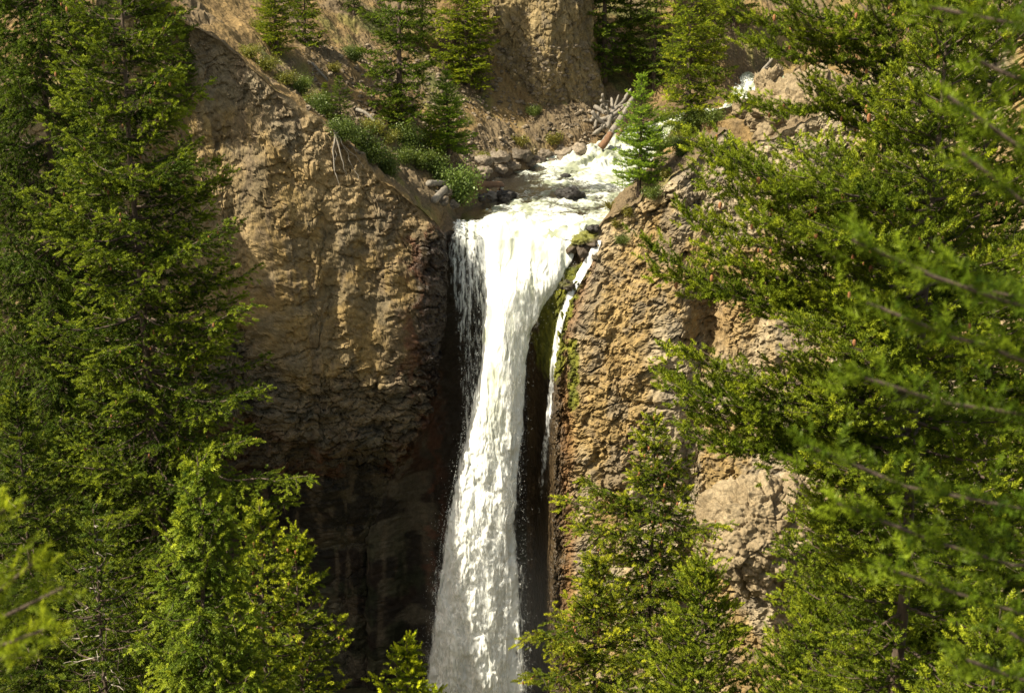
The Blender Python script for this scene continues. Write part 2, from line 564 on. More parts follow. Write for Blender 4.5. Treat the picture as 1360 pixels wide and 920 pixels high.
def wall(side, s0, s1, fine0, fine1, du, zfine):
    """one cliff of the gorge: swept along the rim, sculpted outwards and inwards with height"""
    s = [s0]
    while s[-1] < s1:
        step = du if fine0 < s[-1] < fine1 else du * 6
        s.append(s[-1] + step)
    s = np.array(s)
    s[-1] = s1
    X0, Y0 = np.interp(s, PS, PL[:, 0]), np.interp(s, PS, PL[:, 1])
    h = 1.6
    tx = np.interp(s + h, PS, PL[:, 0]) - np.interp(s - h, PS, PL[:, 0])
    ty = np.interp(s + h, PS, PL[:, 1]) - np.interp(s - h, PS, PL[:, 1])
    tl = np.hypot(tx, ty)
    nx, ny = ty / tl, -tx / tl
    top = land(X0, Y0)
    nv = int(46 / zfine)
    v = np.linspace(0, 1, nv)
    Z = 2.0 + (top[:, None] - 2.0) * v[None, :]
    X = np.repeat(X0[:, None], nv, 1)
    Y = np.repeat(Y0[:, None], nv, 1)
    p = np.stack([X, Y, Z], -1)
    wl = 1 - sstep(-5.7, -4.6, X)                       # left face
    wr = sstep(0.8, 4.6, X)                             # right face
    wm = 1 - wl - wr
    zw = Z + 5.0 * fbm(np.stack([X / 4.0, Y / 4.0, Z * 0.05], -1), 3, 21) + 1.0 * fbm(p / 1.5, 3, 22)
    oL = np.interp(zw, [2, 20, 26, 29.5, 30.5, 33, 35.0, 37.5, 41, 46, 52, 62, 90], [-8, -7, -4.4, -2.0, -0.7, 0.0, 0.5, 0.9, 0.9, 0.3, -0.8, -2.6, -5.5])
    oL = oL - np.interp(top, [46, 52, 62, 90], [0.4, -0.8, -2.6, -5.5])[:, None]
    oM = np.interp(Z, [2, 30, 40, 43.5, 44.6, 46], [-3.2, -2.8, -1.6, -0.5, 0.05, 0])
    oR = np.interp(Z, [2, 28, 35, 40, 43.5, 45.3, 50, 60], [4.6, 4.4, 4.0, 2.7, 0.9, 0, -0.6, -2.4]) * lerp(1.0, 0.55, sstep(9, 16, X))
    oR = oR - np.interp(top, [45.3, 50, 60], [0, -0.6, -2.4])[:, None] * 0.55
    off = wl * oL + wm * oM + wr * oR
    # sculpting
    big = (0.6 + 0.8 * wr) * fbm(p / np.array([5.5, 5.5, 8.0]), 3, 31)
    mid = 0.30 * fbm(p / np.array([1.7, 1.7, 2.0]), 5, 32, 0.62)
    band = sstep(25, 28, zw) * (1 - sstep(35.5, 38, zw)) * wl   # layered, broken band under the smooth wall
    q = p + 0.5 * np.stack([fbm(p / 1.1, 3, 33), fbm(p / 1.1, 3, 34), fbm(p / 1.1, 3, 35)], -1)
    d1, d2, cid = worley(q / np.array([1.5, 1.5, 0.62]), 40)
    block = (cid - 0.5) * 0.9 - 0.35 * (1 - sstep(0.0, 0.16, d2 - d1))
    flute = 0.45 * ridged(q / np.array([1.6, 1.6, 7.0]), 3, 44) - 0.3 * sstep(0.78, 0.95, ridged(q / np.array([2.6, 2.6, 1.6]), 2, 45))
    qs = p + 0.18 * np.stack([fbm(p / 0.5, 2, 36), fbm(p / 0.5, 2, 37), fbm(p / 0.5, 2, 38)], -1)
    e1, e2, ecid = worley(qs / 0.34, 50)
    h1, h2, hcid = worley(qs / 0.80, 58)
    sizem = sstep(-0.05, 0.12, fbm(p / 2.4, 3, 59))
    fis = -0.30 * sstep(0.90, 0.985, 1 - np.abs(vnoise(p / np.array([3.2, 3.2, 2.4]) + 0.5 * fbm(p / 1.3, 3, 68)[..., None], 69) * 2 - 1)) - 0.16 * sstep(0.88, 0.98, 1 - np.abs(vnoise(p / np.array([2.4, 2.4, 0.9]) + 0.6 * fbm(p / 0.9, 3, 78)[..., None], 79) * 2 - 1)) * sstep(-.1, .1, fbm(p / 3.0, 2, 88))
    qf = p + 0.16 * np.stack([fbm(p / 0.9, 3, 33), fbm(p / 0.9, 3, 34), fbm(p / 0.9, 3, 35)], -1)
    cob = 0.17 * (0.5 - e1) + 0.12 * (ecid - 0.5)
    fa1 = facet(qf / np.array([1.9, 1.9, 1.9]), 150)
    fa2 = facet(qs / np.array([0.75, 0.75, 0.75]), 160)
    fa3 = facet(qs / 0.30, 170)
    pock = -0.55 * sstep(0.16, 0.30, fbm(q / np.array([1.3, 1.3, 0.8]), 4, 46)) * (1 - wr)
    zl = zw / 2.3 + 1.6 * fbm(p / 5.0, 3, 47)
    ledge = 0.16 * (np.abs((zl % 1.0) - 0.5) * 2 - 0.5)
    g1, g2, gc = worley(q / np.array([1.5, 1.5, 1.1]), 56)
    lump = 0.5 * (gc - 0.5) + 0.35 * (0.5 - g1)
    crag = sstep(-0.02, 0.14, fbm(p / 3.2, 3, 52))
    upper = sstep(0, 1.5, Z - (top[:, None] - 4.5))
    rough_l = 0.10 + 0.45 * crag * sstep(43, 48, Z) + 0.5 * upper
    disp = big + mid
    disp = disp + wl * (band * (block * 0.75 + 0.22 * fa2) + 0.6 * fis + (1 - band) * (flute * 0.04 + ledge * 0.3) + pock * 0.35 + fa1 * (0.09 + 0.35 * rough_l) + fa2 * (0.05 + 0.18 * rough_l) + fa3 * (0.045 + 0.08 * rough_l) + cob * 0.5 * rough_l + 0.08 * fbm(p / 0.4, 4, 53, 0.65))
    disp = disp + wr * (fis + cob * (0.2 + 0.85 * sizem) + (1 - sizem) * (0.30 * (0.5 - h1) + 0.22 * (hcid - 0.5)) + 0.30 * facet(qf / 3.1, 158) + 0.24 * fa1 + 0.17 * fa2 + 0.13 * fa3 + pock * 0.5 + 0.15 * (ridged(q / np.array([2.2, 2.2, 2.2]), 4, 54) - 0.6) + 0.12 * fbm(p / 0.3, 4, 55, 0.65))
    disp = disp + wm * (0.35 * flute + 0.5 * cob)
    disp = disp * (wl + wr + wm * 0.4)
    # recesses of the right face and a bulge at its foot
    if side == 'right':
        def dent(px, py, Yd, rx, rz, amt):
            c = at(px, py, Yd)
            return amt * np.exp(-((X - c[0]) / rx) ** 2 - ((Z - c[2]) / rz) ** 2)
        disp = disp + dent(955, 440, 113, 1.4, 3.0, -2.2) + dent(1010, 700, 112, 3.0, 2.5, 1.4) + dent(900, 250, 117, 1.5, 2.0, 0.5)
        disp = disp + dent(800, 440, 115, 1.5, 4, 0.6) + dent(1035, 760, 112, 1.5, 1.2, -1.6)
    fade = sstep(0, 0.7, top[:, None] - Z)
    off = off + disp * fade
    P = np.stack([X + nx[:, None] * off, Y + ny[:, None] * off, Z + 0.12 * fbm(p / 0.8, 3, 57) * fade], -1)
    # colours: tan ash, greyer and redder bands, wet dark rock beside the fall
    pc = P
    a1 = fbm(pc / np.array([4, 4, 6.0]), 4, 61) + 0.5
    a2 = fbm(pc / np.array([1.3, 1.3, 2.0]), 4, 62) + 0.5
    a3 = fbm(pc / 0.5, 3, 63) + 0.5
    Zc, Xc = P[..., 2], P[..., 0]
    tan = mixc((0.185, 0.122, 0.047), (0.28, 0.195, 0.082), a2)
    tan = mixc(tan, (0.16, 0.12, 0.066), sstep(0.45, 0.75, a1))
    tan = mixc(tan, (0.13, 0.095, 0.055), 0.6 * sstep(0.55, 0.8, a3))
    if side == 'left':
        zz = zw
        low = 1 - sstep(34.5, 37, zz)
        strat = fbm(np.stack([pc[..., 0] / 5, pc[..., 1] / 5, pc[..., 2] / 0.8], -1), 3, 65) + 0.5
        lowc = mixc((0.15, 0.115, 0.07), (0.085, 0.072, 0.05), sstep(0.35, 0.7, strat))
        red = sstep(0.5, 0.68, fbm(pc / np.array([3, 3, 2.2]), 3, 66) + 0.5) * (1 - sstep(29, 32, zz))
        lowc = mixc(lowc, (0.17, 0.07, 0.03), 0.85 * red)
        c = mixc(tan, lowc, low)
        c = mixc(c, (0.016, 0.012, 0.009), 0.94 * (1 - sstep(24, 33.5, zz + 3.0 * (a1 - 0.5))))  # shade below the ledge put into the rock colour, nearly black downwards
        # rim of grey, cobbly rock
        rim = top[:, None] - Z
        c = mixc(c, (0.15, 0.12, 0.085), 0.7 * (1 - sstep(1.5, 5, rim + 3 * (a1 - 0.5))))
        # drips of dark mineral
        drip = sstep(0.60, 0.74, fbm(np.stack([pc[..., 0] / 0.7, pc[..., 1] / 0.7, pc[..., 2] / 9], -1), 3, 67) + 0.5)
        c = mixc(c, (0.11, 0.08, 0.05), 0.65 * drip)
        c = mixc(c, (0.14, 0.115, 0.075), 0.5 * sstep(0.56, 0.72, fbm(pc / np.array([2.6, 2.6, 1.8]), 4, 87) + 0.5))
        c = mixc(c, (0.30, 0.21, 0.10), 0.5 * sstep(0.55, 0.7, fbm(pc / np.array([3.5, 3.5, 5.0]), 3, 97) + 0.5) * (1 - low))
        wet = sstep(-8.8, -6.2, Xc + 1.6 * (a1 - 0.5) + 1.0 * (a3 - 0.5) - 0.05 * (44 - Zc)) * (1 - sstep(44.5, 46.5, Zc))
        c = mixc(c, (0.022, 0.015, 0.011), wet)
        rustw = wet * (1 - wet) * 4 * (a2 > 0.45)
        c = mixc(c, (0.10, 0.035, 0.018), 0.6 * rustw)
        green = sstep(0.5, 0.75, a2) * (1 - sstep(15, 24, Zc))
        c = mixc(c, (0.025, 0.032, 0.012), 0.5 * green)
    else:
        c = mixc(tan, (0.29, 0.235, 0.155), 0.75 * sstep(0.30, 0.65, a1))
        c = c * (0.72 + 0.5 * ecid)[..., None]
        c = mixc(c, (0.13, 0.11, 0.085), 0.55 * sstep(0.52, 0.7, fbm(pc / np.array([2.0, 2.0, 3.0]), 4, 98) + 0.5))
        c = mixc(c, (0.18, 0.115, 0.05), 0.6 * np.exp(-((Xc - 15.5) / 1.6) ** 2 - ((Zc - 39) / 3) ** 2))
        edge = np.interp(Zc, [2, 30, 36, 40, 45], [4.3, 4.0, 3.7, 4.5, 6.3]) + 0.5 * (a2 - 0.5)
        wet = 1 - sstep(-0.5, 0.6, Xc - edge + 0.4 * (a3 - 0.5))
        c = mixc(c, (0.16, 0.075, 0.025), 0.8 * (1 - sstep(0.1, 1.3, Xc - edge)) * (Zc < 43))
        c = mixc(c, mixc((0.03, 0.022, 0.014), (0.075, 0.05, 0.025), a2), wet)
        mosst = np.exp(-((Xc - np.interp(Zc, [30, 36, 38.5, 41, 44], [2.4, 2.9, 3.2, 4.2, 5.8])) / 1.15) ** 2) * sstep(31.5, 35.5, Zc) * (1 - sstep(41.5, 43.5, Zc))
        mosst = np.maximum(mosst, 0.8 * np.exp(-((Xc - 4.7) / 0.5) ** 2) * sstep(30, 33, Zc) * (1 - sstep(36.5, 38, Zc)))
        moss = sstep(0.3, 0.5, mosst * (0.5 + a3))
        c = mixc(c, mixc((0.05, 0.06, 0.008), (0.135, 0.13, 0.014), a3), moss)
        wet = wet * (1 - moss)
    c = c * (0.8 + 0.4 * a3)[..., None]
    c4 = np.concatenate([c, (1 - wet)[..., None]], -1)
    return P, c4


def add_surface(name, P, c4, mat, label, cat, stride=2):
    nu, nv = P.shape[:2]
    me = mesh_np(name, P, grid_faces(nu, nv)[:, ::-1], mat, c4, smooth=False)
    o = link(name, me)
    tag(o, label, cat, kind='structure')
    Q = P[::stride, ::stride]
    return o, BVHTree.FromPolygons([tuple(v) for v in Q.reshape(-1, 3)], [tuple(f) for f in grid_faces(*Q.shape[:2])])


sm = s_of_x(1.0)
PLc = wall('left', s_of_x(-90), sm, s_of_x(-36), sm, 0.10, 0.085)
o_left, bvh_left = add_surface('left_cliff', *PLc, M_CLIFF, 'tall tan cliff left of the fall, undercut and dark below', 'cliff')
PRc = wall('right', sm, s_of_x(90), sm, s_of_x(26), 0.10, 0.085)
o_right, bvh_right = add_surface('right_cliff', *PRc, M_CLIFF, 'rough sunlit conglomerate cliff right of the fall', 'cliff')

# land above the rim
xs = np.concatenate([np.linspace(-95, -32, 70), np.arange(-31.5, 32, 0.2), np.linspace(32.5, 95, 70)])
ws = np.concatenate([np.arange(-0.12, 45, 0.2), np.linspace(45.5, 150, 110)])
LX = np.repeat(xs[:, None], len(ws), 1)
LY = PY_OF_X(xs)[:, None] + ws[None, :]
LZ = land(LX, LY)
pl = np.stack([LX, LY, LZ], -1)
dch, zch, hch = chan_at(LX, LY)
ebank = dch - hch
w1, w2, wid = worley(pl / 0.7, 70)
rocky = np.maximum(sstep(-0.08, 0.15, fbm(pl / 5, 3, 71)), (LX > 6) & (LY < 134)) * sstep(0.3, 1.5, ebank)
pl[..., 2] += (0.25 + rocky) * (0.28 * facet(pl / 0.9, 180) + 0.12 * facet(pl / 0.4, 185)) + 0.12 * fbm(pl / 0.5, 3, 72) * sstep(0, 1, ebank)
b1, b2, bid = worley(pl / 0.9, 73)
pl[..., 2] += (1 - sstep(-1.0, 0.2, ebank)) * 0.30 * (0.5 - b1)
n1 = fbm(pl / 6, 4, 74) + 0.5
n2 = fbm(pl / 1.2, 4, 75) + 0.5
lc = mixc((0.14, 0.092, 0.040), (0.235, 0.155, 0.064), n2)
lc = mixc(lc, (0.10, 0.078, 0.052), rocky * 0.7)
lc = mixc(lc, (0.06, 0.075, 0.02), 0.8 * sstep(0.56, 0.74, n1) * (1 - rocky))
lc = mixc(lc, (0.15, 0.14, 0.035), 0.6 * sstep(0.6, 0.75, n2) * sstep(0.45, 0.6, n1))
bed = 1 - sstep(-0.6, 0.1, ebank)
lc = mixc(lc, mixc((0.26, 0.18, 0.07), (0.11, 0.08, 0.04), bid), bed)
damp = sstep(-0.4, 0.2, ebank) * (1 - sstep(0.4, 1.2, ebank))
lc = mixc(lc, (0.07, 0.05, 0.035), 0.7 * damp)
o_land, bvh_land = add_surface('hillside', pl, np.concatenate([lc, np.ones(lc.shape[:2] + (1,))], -1), M_TERRAIN,
                               'brown earth and rock hillside above the fall', 'hillside', 2)


def near_ground(X, Y):
    p = np.stack([X, Y, np.zeros_like(X)], -1)
    z = 68.3 - 0.75 * np.maximum(Y, 0) + 0.3 * np.minimum(0, -Y * 0.3) + sstep(4, 20, Y) * 3 * fbm(p / 9, 4, 80)
    z = z + 0.12 * fbm(p / 0.8, 3, 81)
    return np.maximum(z, 4.2 + 1.4 * fbm(p / 4, 4, 82))


gx = np.concatenate([np.linspace(-120, -45, 20), np.arange(-44, 44.1, 0.8), np.linspace(45, 120, 20)])
gy = np.concatenate([np.linspace(-40, -1, 10), np.arange(0, 126, 0.8)])
GX, GY = np.meshgrid(gx, gy, indexing='ij')
GZ = near_ground(GX, GY)
pg = np.stack([GX, GY, GZ], -1)
gc = mixc((0.09, 0.065, 0.03), (0.05, 0.06, 0.02), fbm(pg / 3, 4, 83) + 0.5)
o_ground, bvh_ground = add_surface('ground', pg, np.concatenate([gc, np.ones(gc.shape[:2] + (1,))], -1), M_TERRAIN,
                                   'steep wooded slope of earth falling into the gorge', 'ground', 1)

# buttress of pale conglomerate behind the pool
bc = at(716, 110, 158)


def buttress():
    nu, nv = 360, 300
    th = np.linspace(-math.pi * 1.15, math.pi * 0.15, nu)
    z = np.linspace(44, 80, nv)
    TH, Z = np.meshgrid(th, z, indexing='ij')
    r = np.interp(Z, [44, 48, 51, 53, 56, 62, 80], [7.2, 6.6, 6.1, 6.0, 5.5, 4.9, 4.2])
    sx = np.where(np.cos(TH) < 0, 1.25, 1.0)
    ux, uy = np.cos(TH) * sx, np.sin(TH)
    p = np.stack([bc[0] + r * ux, bc[1] + r * uy, Z], -1)
    a1, a2, ac = worley(p / 0.55, 90)
    d = 1.6 * fbm(p / np.array([4, 4, 7]), 4, 91) + 0.5 * ridged(p / np.array([1.4, 1.4, 8]), 3, 92) + 0.16 * facet(p / 0.5, 190) + 0.3 * facet(p / np.array([1.4, 1.4, 2.2]), 195) + 0.25 * fbm(p / 0.8, 4, 93)
    r = r + d
    P = np.stack([bc[0] + r * ux, bc[1] + r * uy, Z], -1)
    n = fbm(P / np.array([1.6, 1.6, 4]), 4, 94) + 0.5
    n3 = fbm(P / 0.5, 3, 95) + 0.5
    c = mixc((0.125, 0.092, 0.045), (0.22, 0.16, 0.075), n)
    c = mixc(c, (0.13, 0.105, 0.075), 0.6 * sstep(0.5, 0.8, n3))
    c = mixc(c, (0.33, 0.25, 0.13), 0.5 * sstep(0.58, 0.7, fbm(np.stack([P[..., 0] / 1.0, P[..., 1] / 1.0, P[..., 2] / 7], -1), 3, 96) + 0.5))
    return P, np.concatenate([c, np.ones(c.shape[:2] + (1,))], -1)


PB = buttress()
o_but, bvh_but = add_surface('rock_buttress', PB[0], PB[1], M_CLIFF, 'tall rounded buttress of pebbly brown rock behind the pool', 'rock buttress', 2)
o_but.data.flip_normals()


def outcrop(name, c, rad, seed, label, cut=0.0):
    V, F = ico(6)
    p = V * np.array(rad)
    a1, a2, ac = worley((p + seed) / 0.5, seed)
    d = 0.9 * fbm((p + seed) / 2.2, 4, seed) + 0.9 * facet((p + seed) / 1.6, seed + 20) + 0.3 * facet((p + seed) / 0.6, seed + 40) + 0.12 * facet((p + seed) / 0.25, seed + 60) + 0.1 * fbm((p + seed) / 0.6, 3, seed + 3)
    P = p * (1 + 0 * d[:, None]) + V * d[:, None] + np.array(c)
    n = fbm(P / 1.5, 4, seed + 5) + 0.5
    col = mixc((0.17, 0.125, 0.07), (0.27, 0.21, 0.13), n)
    me = mesh_np(name, P, F, M_CLIFF, np.concatenate([col, np.ones((len(col), 1))], -1))
    o = link(name, me)
    tag(o, label, 'rock outcrop')
    return o


c = at(1070, 165, 124)
outcrop('rock_outcrop', c + np.array([0.6, 1.0, -0.6]), (4.4, 3.2, 4.8), 211, 'large rounded tan outcrop under the dark pine branches')
c = at(1022, 125, 126)
outcrop('rock_outcrop', c + np.array([-0.2, 0.6, -0.8]), (1.5, 1.6, 2.9), 233, 'narrow upright rock beside the upper white chute')
c = at(1010, 690, 104)
outcrop('rock_outcrop', c + np.array([0.5, 3.2, -2.5]), (4.6, 3.6, 4.4), 251, 'broken pale tan outcrop low on the right cliff')

BVHS = [('left', bvh_left), ('right', bvh_right), ('land', bvh_land), ('but', bvh_but), ('ground', bvh_ground)]


def hit(px, py, only=None):
    """where the sight line through a photo pixel meets the ground or the rock"""
    d = at(px, py, 100.0) - CAM
    d /= np.linalg.norm(d)
    best = None
    for n_, b in BVHS:
        if only and n_ not in only:
            continue
        loc, nor, i, dist = b.ray_cast(Vector(CAM), Vector(d))
        if loc is not None and (best is None or dist < best[1]):
            best = (np.array(loc), dist)
    if best is None:
        return at(px, py, 140)
    return best[0]


# ------------------------------------------------------------------ river
def river():
    s = np.r_[0, np.cumsum(np.linalg.norm(np.diff(CH[:, :2], axis=0), axis=1))]
    ss = np.arange(0.5, 62, 0.11)
    c = np.stack([np.interp(ss, s, CH[:, k]) for k in range(4)], -1)
    ker = np.ones(21) / 21
    for k in range(4):
        c[:, k] = np.convolve(np.pad(c[:, k], 10, mode='edge'), ker, 'valid')
    t = np.gradient(c[:, :2], axis=0)
    t /= np.linalg.norm(t, axis=1)[:, None]
    n = np.stack([t[:, 1], -t[:, 0]], -1)
    c, t, n, ss = c[c[:, 0] < 25.2], t[c[:, 0] < 25.2], n[c[:, 0] < 25.2], ss[c[:, 0] < 25.2]
    lat = np.linspace(-1.25, 1.25, 150)
    X = c[:, None, 0] + n[:, None, 0] * lat * c[:, None, 3]
    Y = c[:, None, 1] + n[:, None, 1] * lat * c[:, None, 3]
    Z = np.repeat(c[:, None, 2], len(lat), 1)
    S = np.repeat(ss[:, None], len(lat), 1)
    Lt = np.repeat(lat[None, :], len(ss), 0)
    q = np.stack([S / 1.4, Lt * c[:, None, 3] / 0.8, Z * 0], -1)
    wob = fbm(q, 4, 101)
    fine = fbm(np.stack([X, Y, Z], -1) / 0.35, 3, 102)
    steep = sstep(0.10, 0.28, np.gradient(c[:, 2], ss))[:, None]
    foam = 0.62 + 0.75 * wob + 0.8 * steep
    foam = np.maximum(foam, 0.85 + 0.4 * wob) * (S < 9) * sstep(-0.75, -0.45, Lt) + foam * (1 - (S < 9) * sstep(-0.75, -0.45, Lt))
    # the quiet green back of the pool and the golden shallows at the left of the lip
    calm = np.exp(-((X + 1.0) / 3.0) ** 2 - ((Y - 139) / 5.0) ** 2)
    foam = foam - 0.65 * calm
    foam = foam - 0.8 * (1 - sstep(-0.95, -0.62, Lt)) * (S < 14)
    foam = foam - 0.6 * np.exp(-((X - 5.2) / 1.5) ** 2 - ((Y - 125.5) / 1.3) ** 2)
    foam = foam + 0.5 * sstep(17, 24, S) * sstep(-0.5, 0.4, Lt)
    foam = foam + 1.0 * (1 - sstep(2, 6, S)) * sstep(-0.62, -0.40, Lt)
    foam = np.clip(foam, -0.6, 1.6)
    Z = Z + np.clip(foam, 0, 1) * (0.35 * wob + 0.18 * fine + 0.05) + 0.05 * wob
    Z = Z - 0.75 * np.maximum(0, (2.3 - S) / 1.8) ** 2
    Z = Z + steep * (0.5 * wob + 0.25 * fine)
    g = fbm(np.stack([X, Y, Z], -1) / 1.1, 3, 104) + 0.5
    col = mixc((0.50, 0.51, 0.45), (0.20, 0.215, 0.14), sstep(0.38, 0.75, g) * 0.9)
    return np.stack([X, Y, Z], -1), np.concatenate([col, foam[..., None]], -1)


PRV = river()
me = mesh_np('river', PRV[0], grid_faces(*PRV[0].shape[:2]), M_RIVER, PRV[1])
tag(link('river', me), 'white and green stream rushing over rapids to the lip of the fall', 'river', kind='structure')


# ------------------------------------------------------------------ waterfall
def fall_Y(z):
    return 119.5 - 0.42 * np.sqrt(np.maximum(0.0, 44.6 - z))


def edge_table(tbl):
    out = []
    for py, px in tbl:
        z = 40.0
        for _ in range(6):
            p = at(px, py, float(fall_Y(z)))
            z = p[2]
        out.append((p[2], p[0]))
    out.sort()
    return np.array(out)


E_L = edge_table([(305, 636), (330, 640), (400, 643), (480, 638), (560, 622), (620, 606), (700, 588), (800, 573), (860, 565), (940, 556)])
E_R = edge_table([(305, 782), (330, 768), (370, 748), (400, 728), (440, 708), (480, 698), (560, 694), (640, 691), (720, 692), (800, 696), (940, 700)])
V_L = edge_table([(305, 600), (340, 593), (420, 603), (500, 611), (560, 614), (640, 603), (720, 585)])


def fall_sheet(el, er, nu, dz, zbot, bulge, seed, alpha_fn, back=0.0, amp=1.0, top_in=True, strings=False, colr=(0.92, 0.92, 0.89)):
    top = [(124.2 - 0.12 * k, 45.24 - 0.003 * k) for k in range(28)] + [(120.9, 45.10), (120.6, 45.0), (120.35, 44.9), (120.1, 44.78), (119.85, 44.62), (119.65, 44.45)] if top_in else []
    zs = np.arange(44.35, zbot, -dz)
    yz = np.array(top + [(fall_Y(z), z) for z in zs])
    u = np.linspace(0, 1, nu)
    xl = np.interp(yz[:, 1], el[:, 0], el[:, 1])[:, None]
    xr = np.interp(yz[:, 1], er[:, 0], er[:, 1])[:, None]
    U = np.repeat(u[None], len(yz), 0)
    X = xl + (xr - xl) * U
    Z = np.repeat(yz[:, 1:2], nu, 1)
    Y = np.repeat(yz[:, 0:1], nu, 1)
    D = np.maximum(0, 44.6 - Z)
    pr = sstep(0, 4, D)
    Y = Y - bulge * pr * (1 - (2 * U - 1) ** 2) + back
    p = np.stack([X, Y * 0.6, Z], -1)
    warp = 0.5 * fbm(p / np.array([1.2, 1.2, 2.2]), 3, seed + 9)
    q = p + np.stack([warp, warp * 0, warp * 1.5], -1)
    k = 1 + 1.2 * sstep(8, 22, D)
    n1 = fbm(q / np.array([0.8, 1, 4.2]), 4, seed)
    n2 = ridged(q / np.array([0.42, 1, 1.1]), 3, seed + 4) - 0.5
    n3 = fbm(q / np.array([0.2, 1, 0.38]), 3, seed + 7)
    lo = sstep(7, 20, D)
    d = amp * (0.40 * n1 + (0.03 + 0.10 * lo) * n2 + (0.04 + 0.02 * lo) * n3 + 0.55 * lo * fbm(q / np.array([0.75, 1, 1.3]), 3, seed + 11)) * sstep(-0.2, 2, D)
    Y = Y - d
    nt_ = fbm(np.stack([X / 0.7, Y / 0.7, 0 * X], -1), 4, seed + 2)
    Z = Z + (0.45 * nt_ + 0.05) * (1 - sstep(0, 1.5, D)) * top_in
    Y = Y + 1.0 * fbm(np.stack([X / 1.6, 0 * X, 0 * X], -1), 3, seed + 3) * (1 - sstep(1, 6, D))
    X = X + 0.25 * amp * n1 * pr
    n1 = lerp(n1, 0.75 * fbm(np.stack([X / 0.22, Y * 0, Z / 4.5], -1) + 0.3 * warp[..., None], 4, seed + 5), 0.65) if strings else n1
    a = alpha_fn(U, D, n1, n2, n3)
    if top_in:
        a = a - 1.6 * sstep(121.6, 124.2, Y + 1.4 * nt_)
    c = np.array(colr) * np.ones(X.shape + (1,))
    st = fbm(np.stack([X / 0.35, Y * 0, Z / 5.0], -1) + 0.4 * warp[..., None], 4, seed + 6)
    c = mixc(c, (0.60, 0.63, 0.42), 0.75 * sstep(0.02, 0.3, -n1) * (1 - sstep(8, 20, D)))
    c = mixc(c, (0.70, 0.71, 0.66), 0.6 * sstep(0.0, 0.25, st))
    P = np.stack([X, Y, Z], -1)
    return P, np.concatenate([c, a[..., None]], -1)


def a_main(U, D, n1, n2, n3):
    e = np.minimum(U, 1 - U) * 2
    soft = 0.10 + 0.25 * sstep(8, 24, D)
    return 2.3 * sstep(0, 1, e / soft) + 0.9 * n1 + 0.15 * n2 - 0.05


def a_outer(U, D, n1, n2, n3):
    e = np.minimum(U, 1 - U) * 2
    return -0.30 + 0.8 * sstep(0, 0.5, e) * sstep(0, 3, D) + 1.0 * n1 + 0.15 * n2


def a_veil(U, D, n1, n2, n3):
    e = np.minimum(U / 0.1, 1)
    return 0.42 * e + 1.0 * n1 + 0.2 * n2 + 0.30 * sstep(0.55, 1, U) - 0.010 * D - 0.06 + 0.3 * np.exp(-D / 2.0)


fallr = thing('waterfall', (0, 119, 45), 'tall white waterfall plunging from the lip into the shaded gorge', 'waterfall', kind='structure')


def fall_part(name, P, c4):
    o = link(name, mesh_np(name, P - np.array([0, 119, 45.0]), grid_faces(*P.shape[:2]), M_FOAM, c4), fallr)
    return o


fall_part('main_plunge', *fall_sheet(E_L, E_R, 170, 0.075, 4, 1.3, 300, a_main))
EL2 = E_L + np.array([0, -0.35])
ER2 = E_R + np.array([0, 0.3])
fall_part('outer_spray', *fall_sheet(EL2, ER2, 150, 0.09, 4, 1.6, 340, a_outer, back=-0.55, amp=1.3, top_in=False))
VR = E_L.copy()
VR[:, 1] += 0.9
fall_part('side_veil', *fall_sheet(V_L, VR, 110, 0.075, 22, 0.3, 380, a_veil, back=0.45, amp=0.55, strings=True))
fall_part('side_veil', *fall_sheet(V_L + np.array([0, 0.2]), VR, 90, 0.085, 20, 0.3, 420, lambda *a: a_veil(*a) - 0.12, back=0.0, amp=0.6, top_in=False, strings=True))


def droplets(n, seed):
    """flecks of water thrown off the edges of the fall"""
    r = np.random.default_rng(seed)
    z = 44 - 38 * r.random(n) ** 0.75
    side = r.random(n)
    xl = np.interp(z, E_L[:, 0], E_L[:, 1])
    xr = np.interp(z, E_R[:, 0], E_R[:, 1])
    vl = np.interp(z, V_L[:, 0], V_L[:, 1])
    x = np.where(side < 0.4, lerp(vl, xl, r.random(n)), np.where(side < 0.7, xl + r.normal(0, 0.45, n), xr + np.abs(r.normal(0, 0.45, n)) - 0.15))
    y = fall_Y(z) - 0.3 + r.normal(0, 0.5, n)
    s = 0.010 + 0.018 * r.random(n) ** 2
    base = np.array([(1, 0, 0), (-0.5, 0.87, 0), (-0.5, -0.87, 0), (0, 0, 2.4), (0, 0, -1.3)], float)
    V = np.stack([x, y, z], -1)[:, None] + base[None] * s[:, None, None]
    F = np.array([(0, 1, 3), (1, 2, 3), (2, 0, 3), (1, 0, 4), (2, 1, 4), (0, 2, 4)])
    F = (F[None] + 5 * np.arange(n)[:, None, None]).reshape(-1, 3)
    V = V.reshape(-1, 3)
    return V, F


Vd, Fd = droplets(2200, 5)
o = link('spray', mesh_np('spray', Vd - np.array([0, 119, 45.0]), Fd, M_FOAM, np.tile([0.85, 0.86, 0.83, 2.0], (len(Vd), 1))), fallr)
o['kind'] = 'stuff'


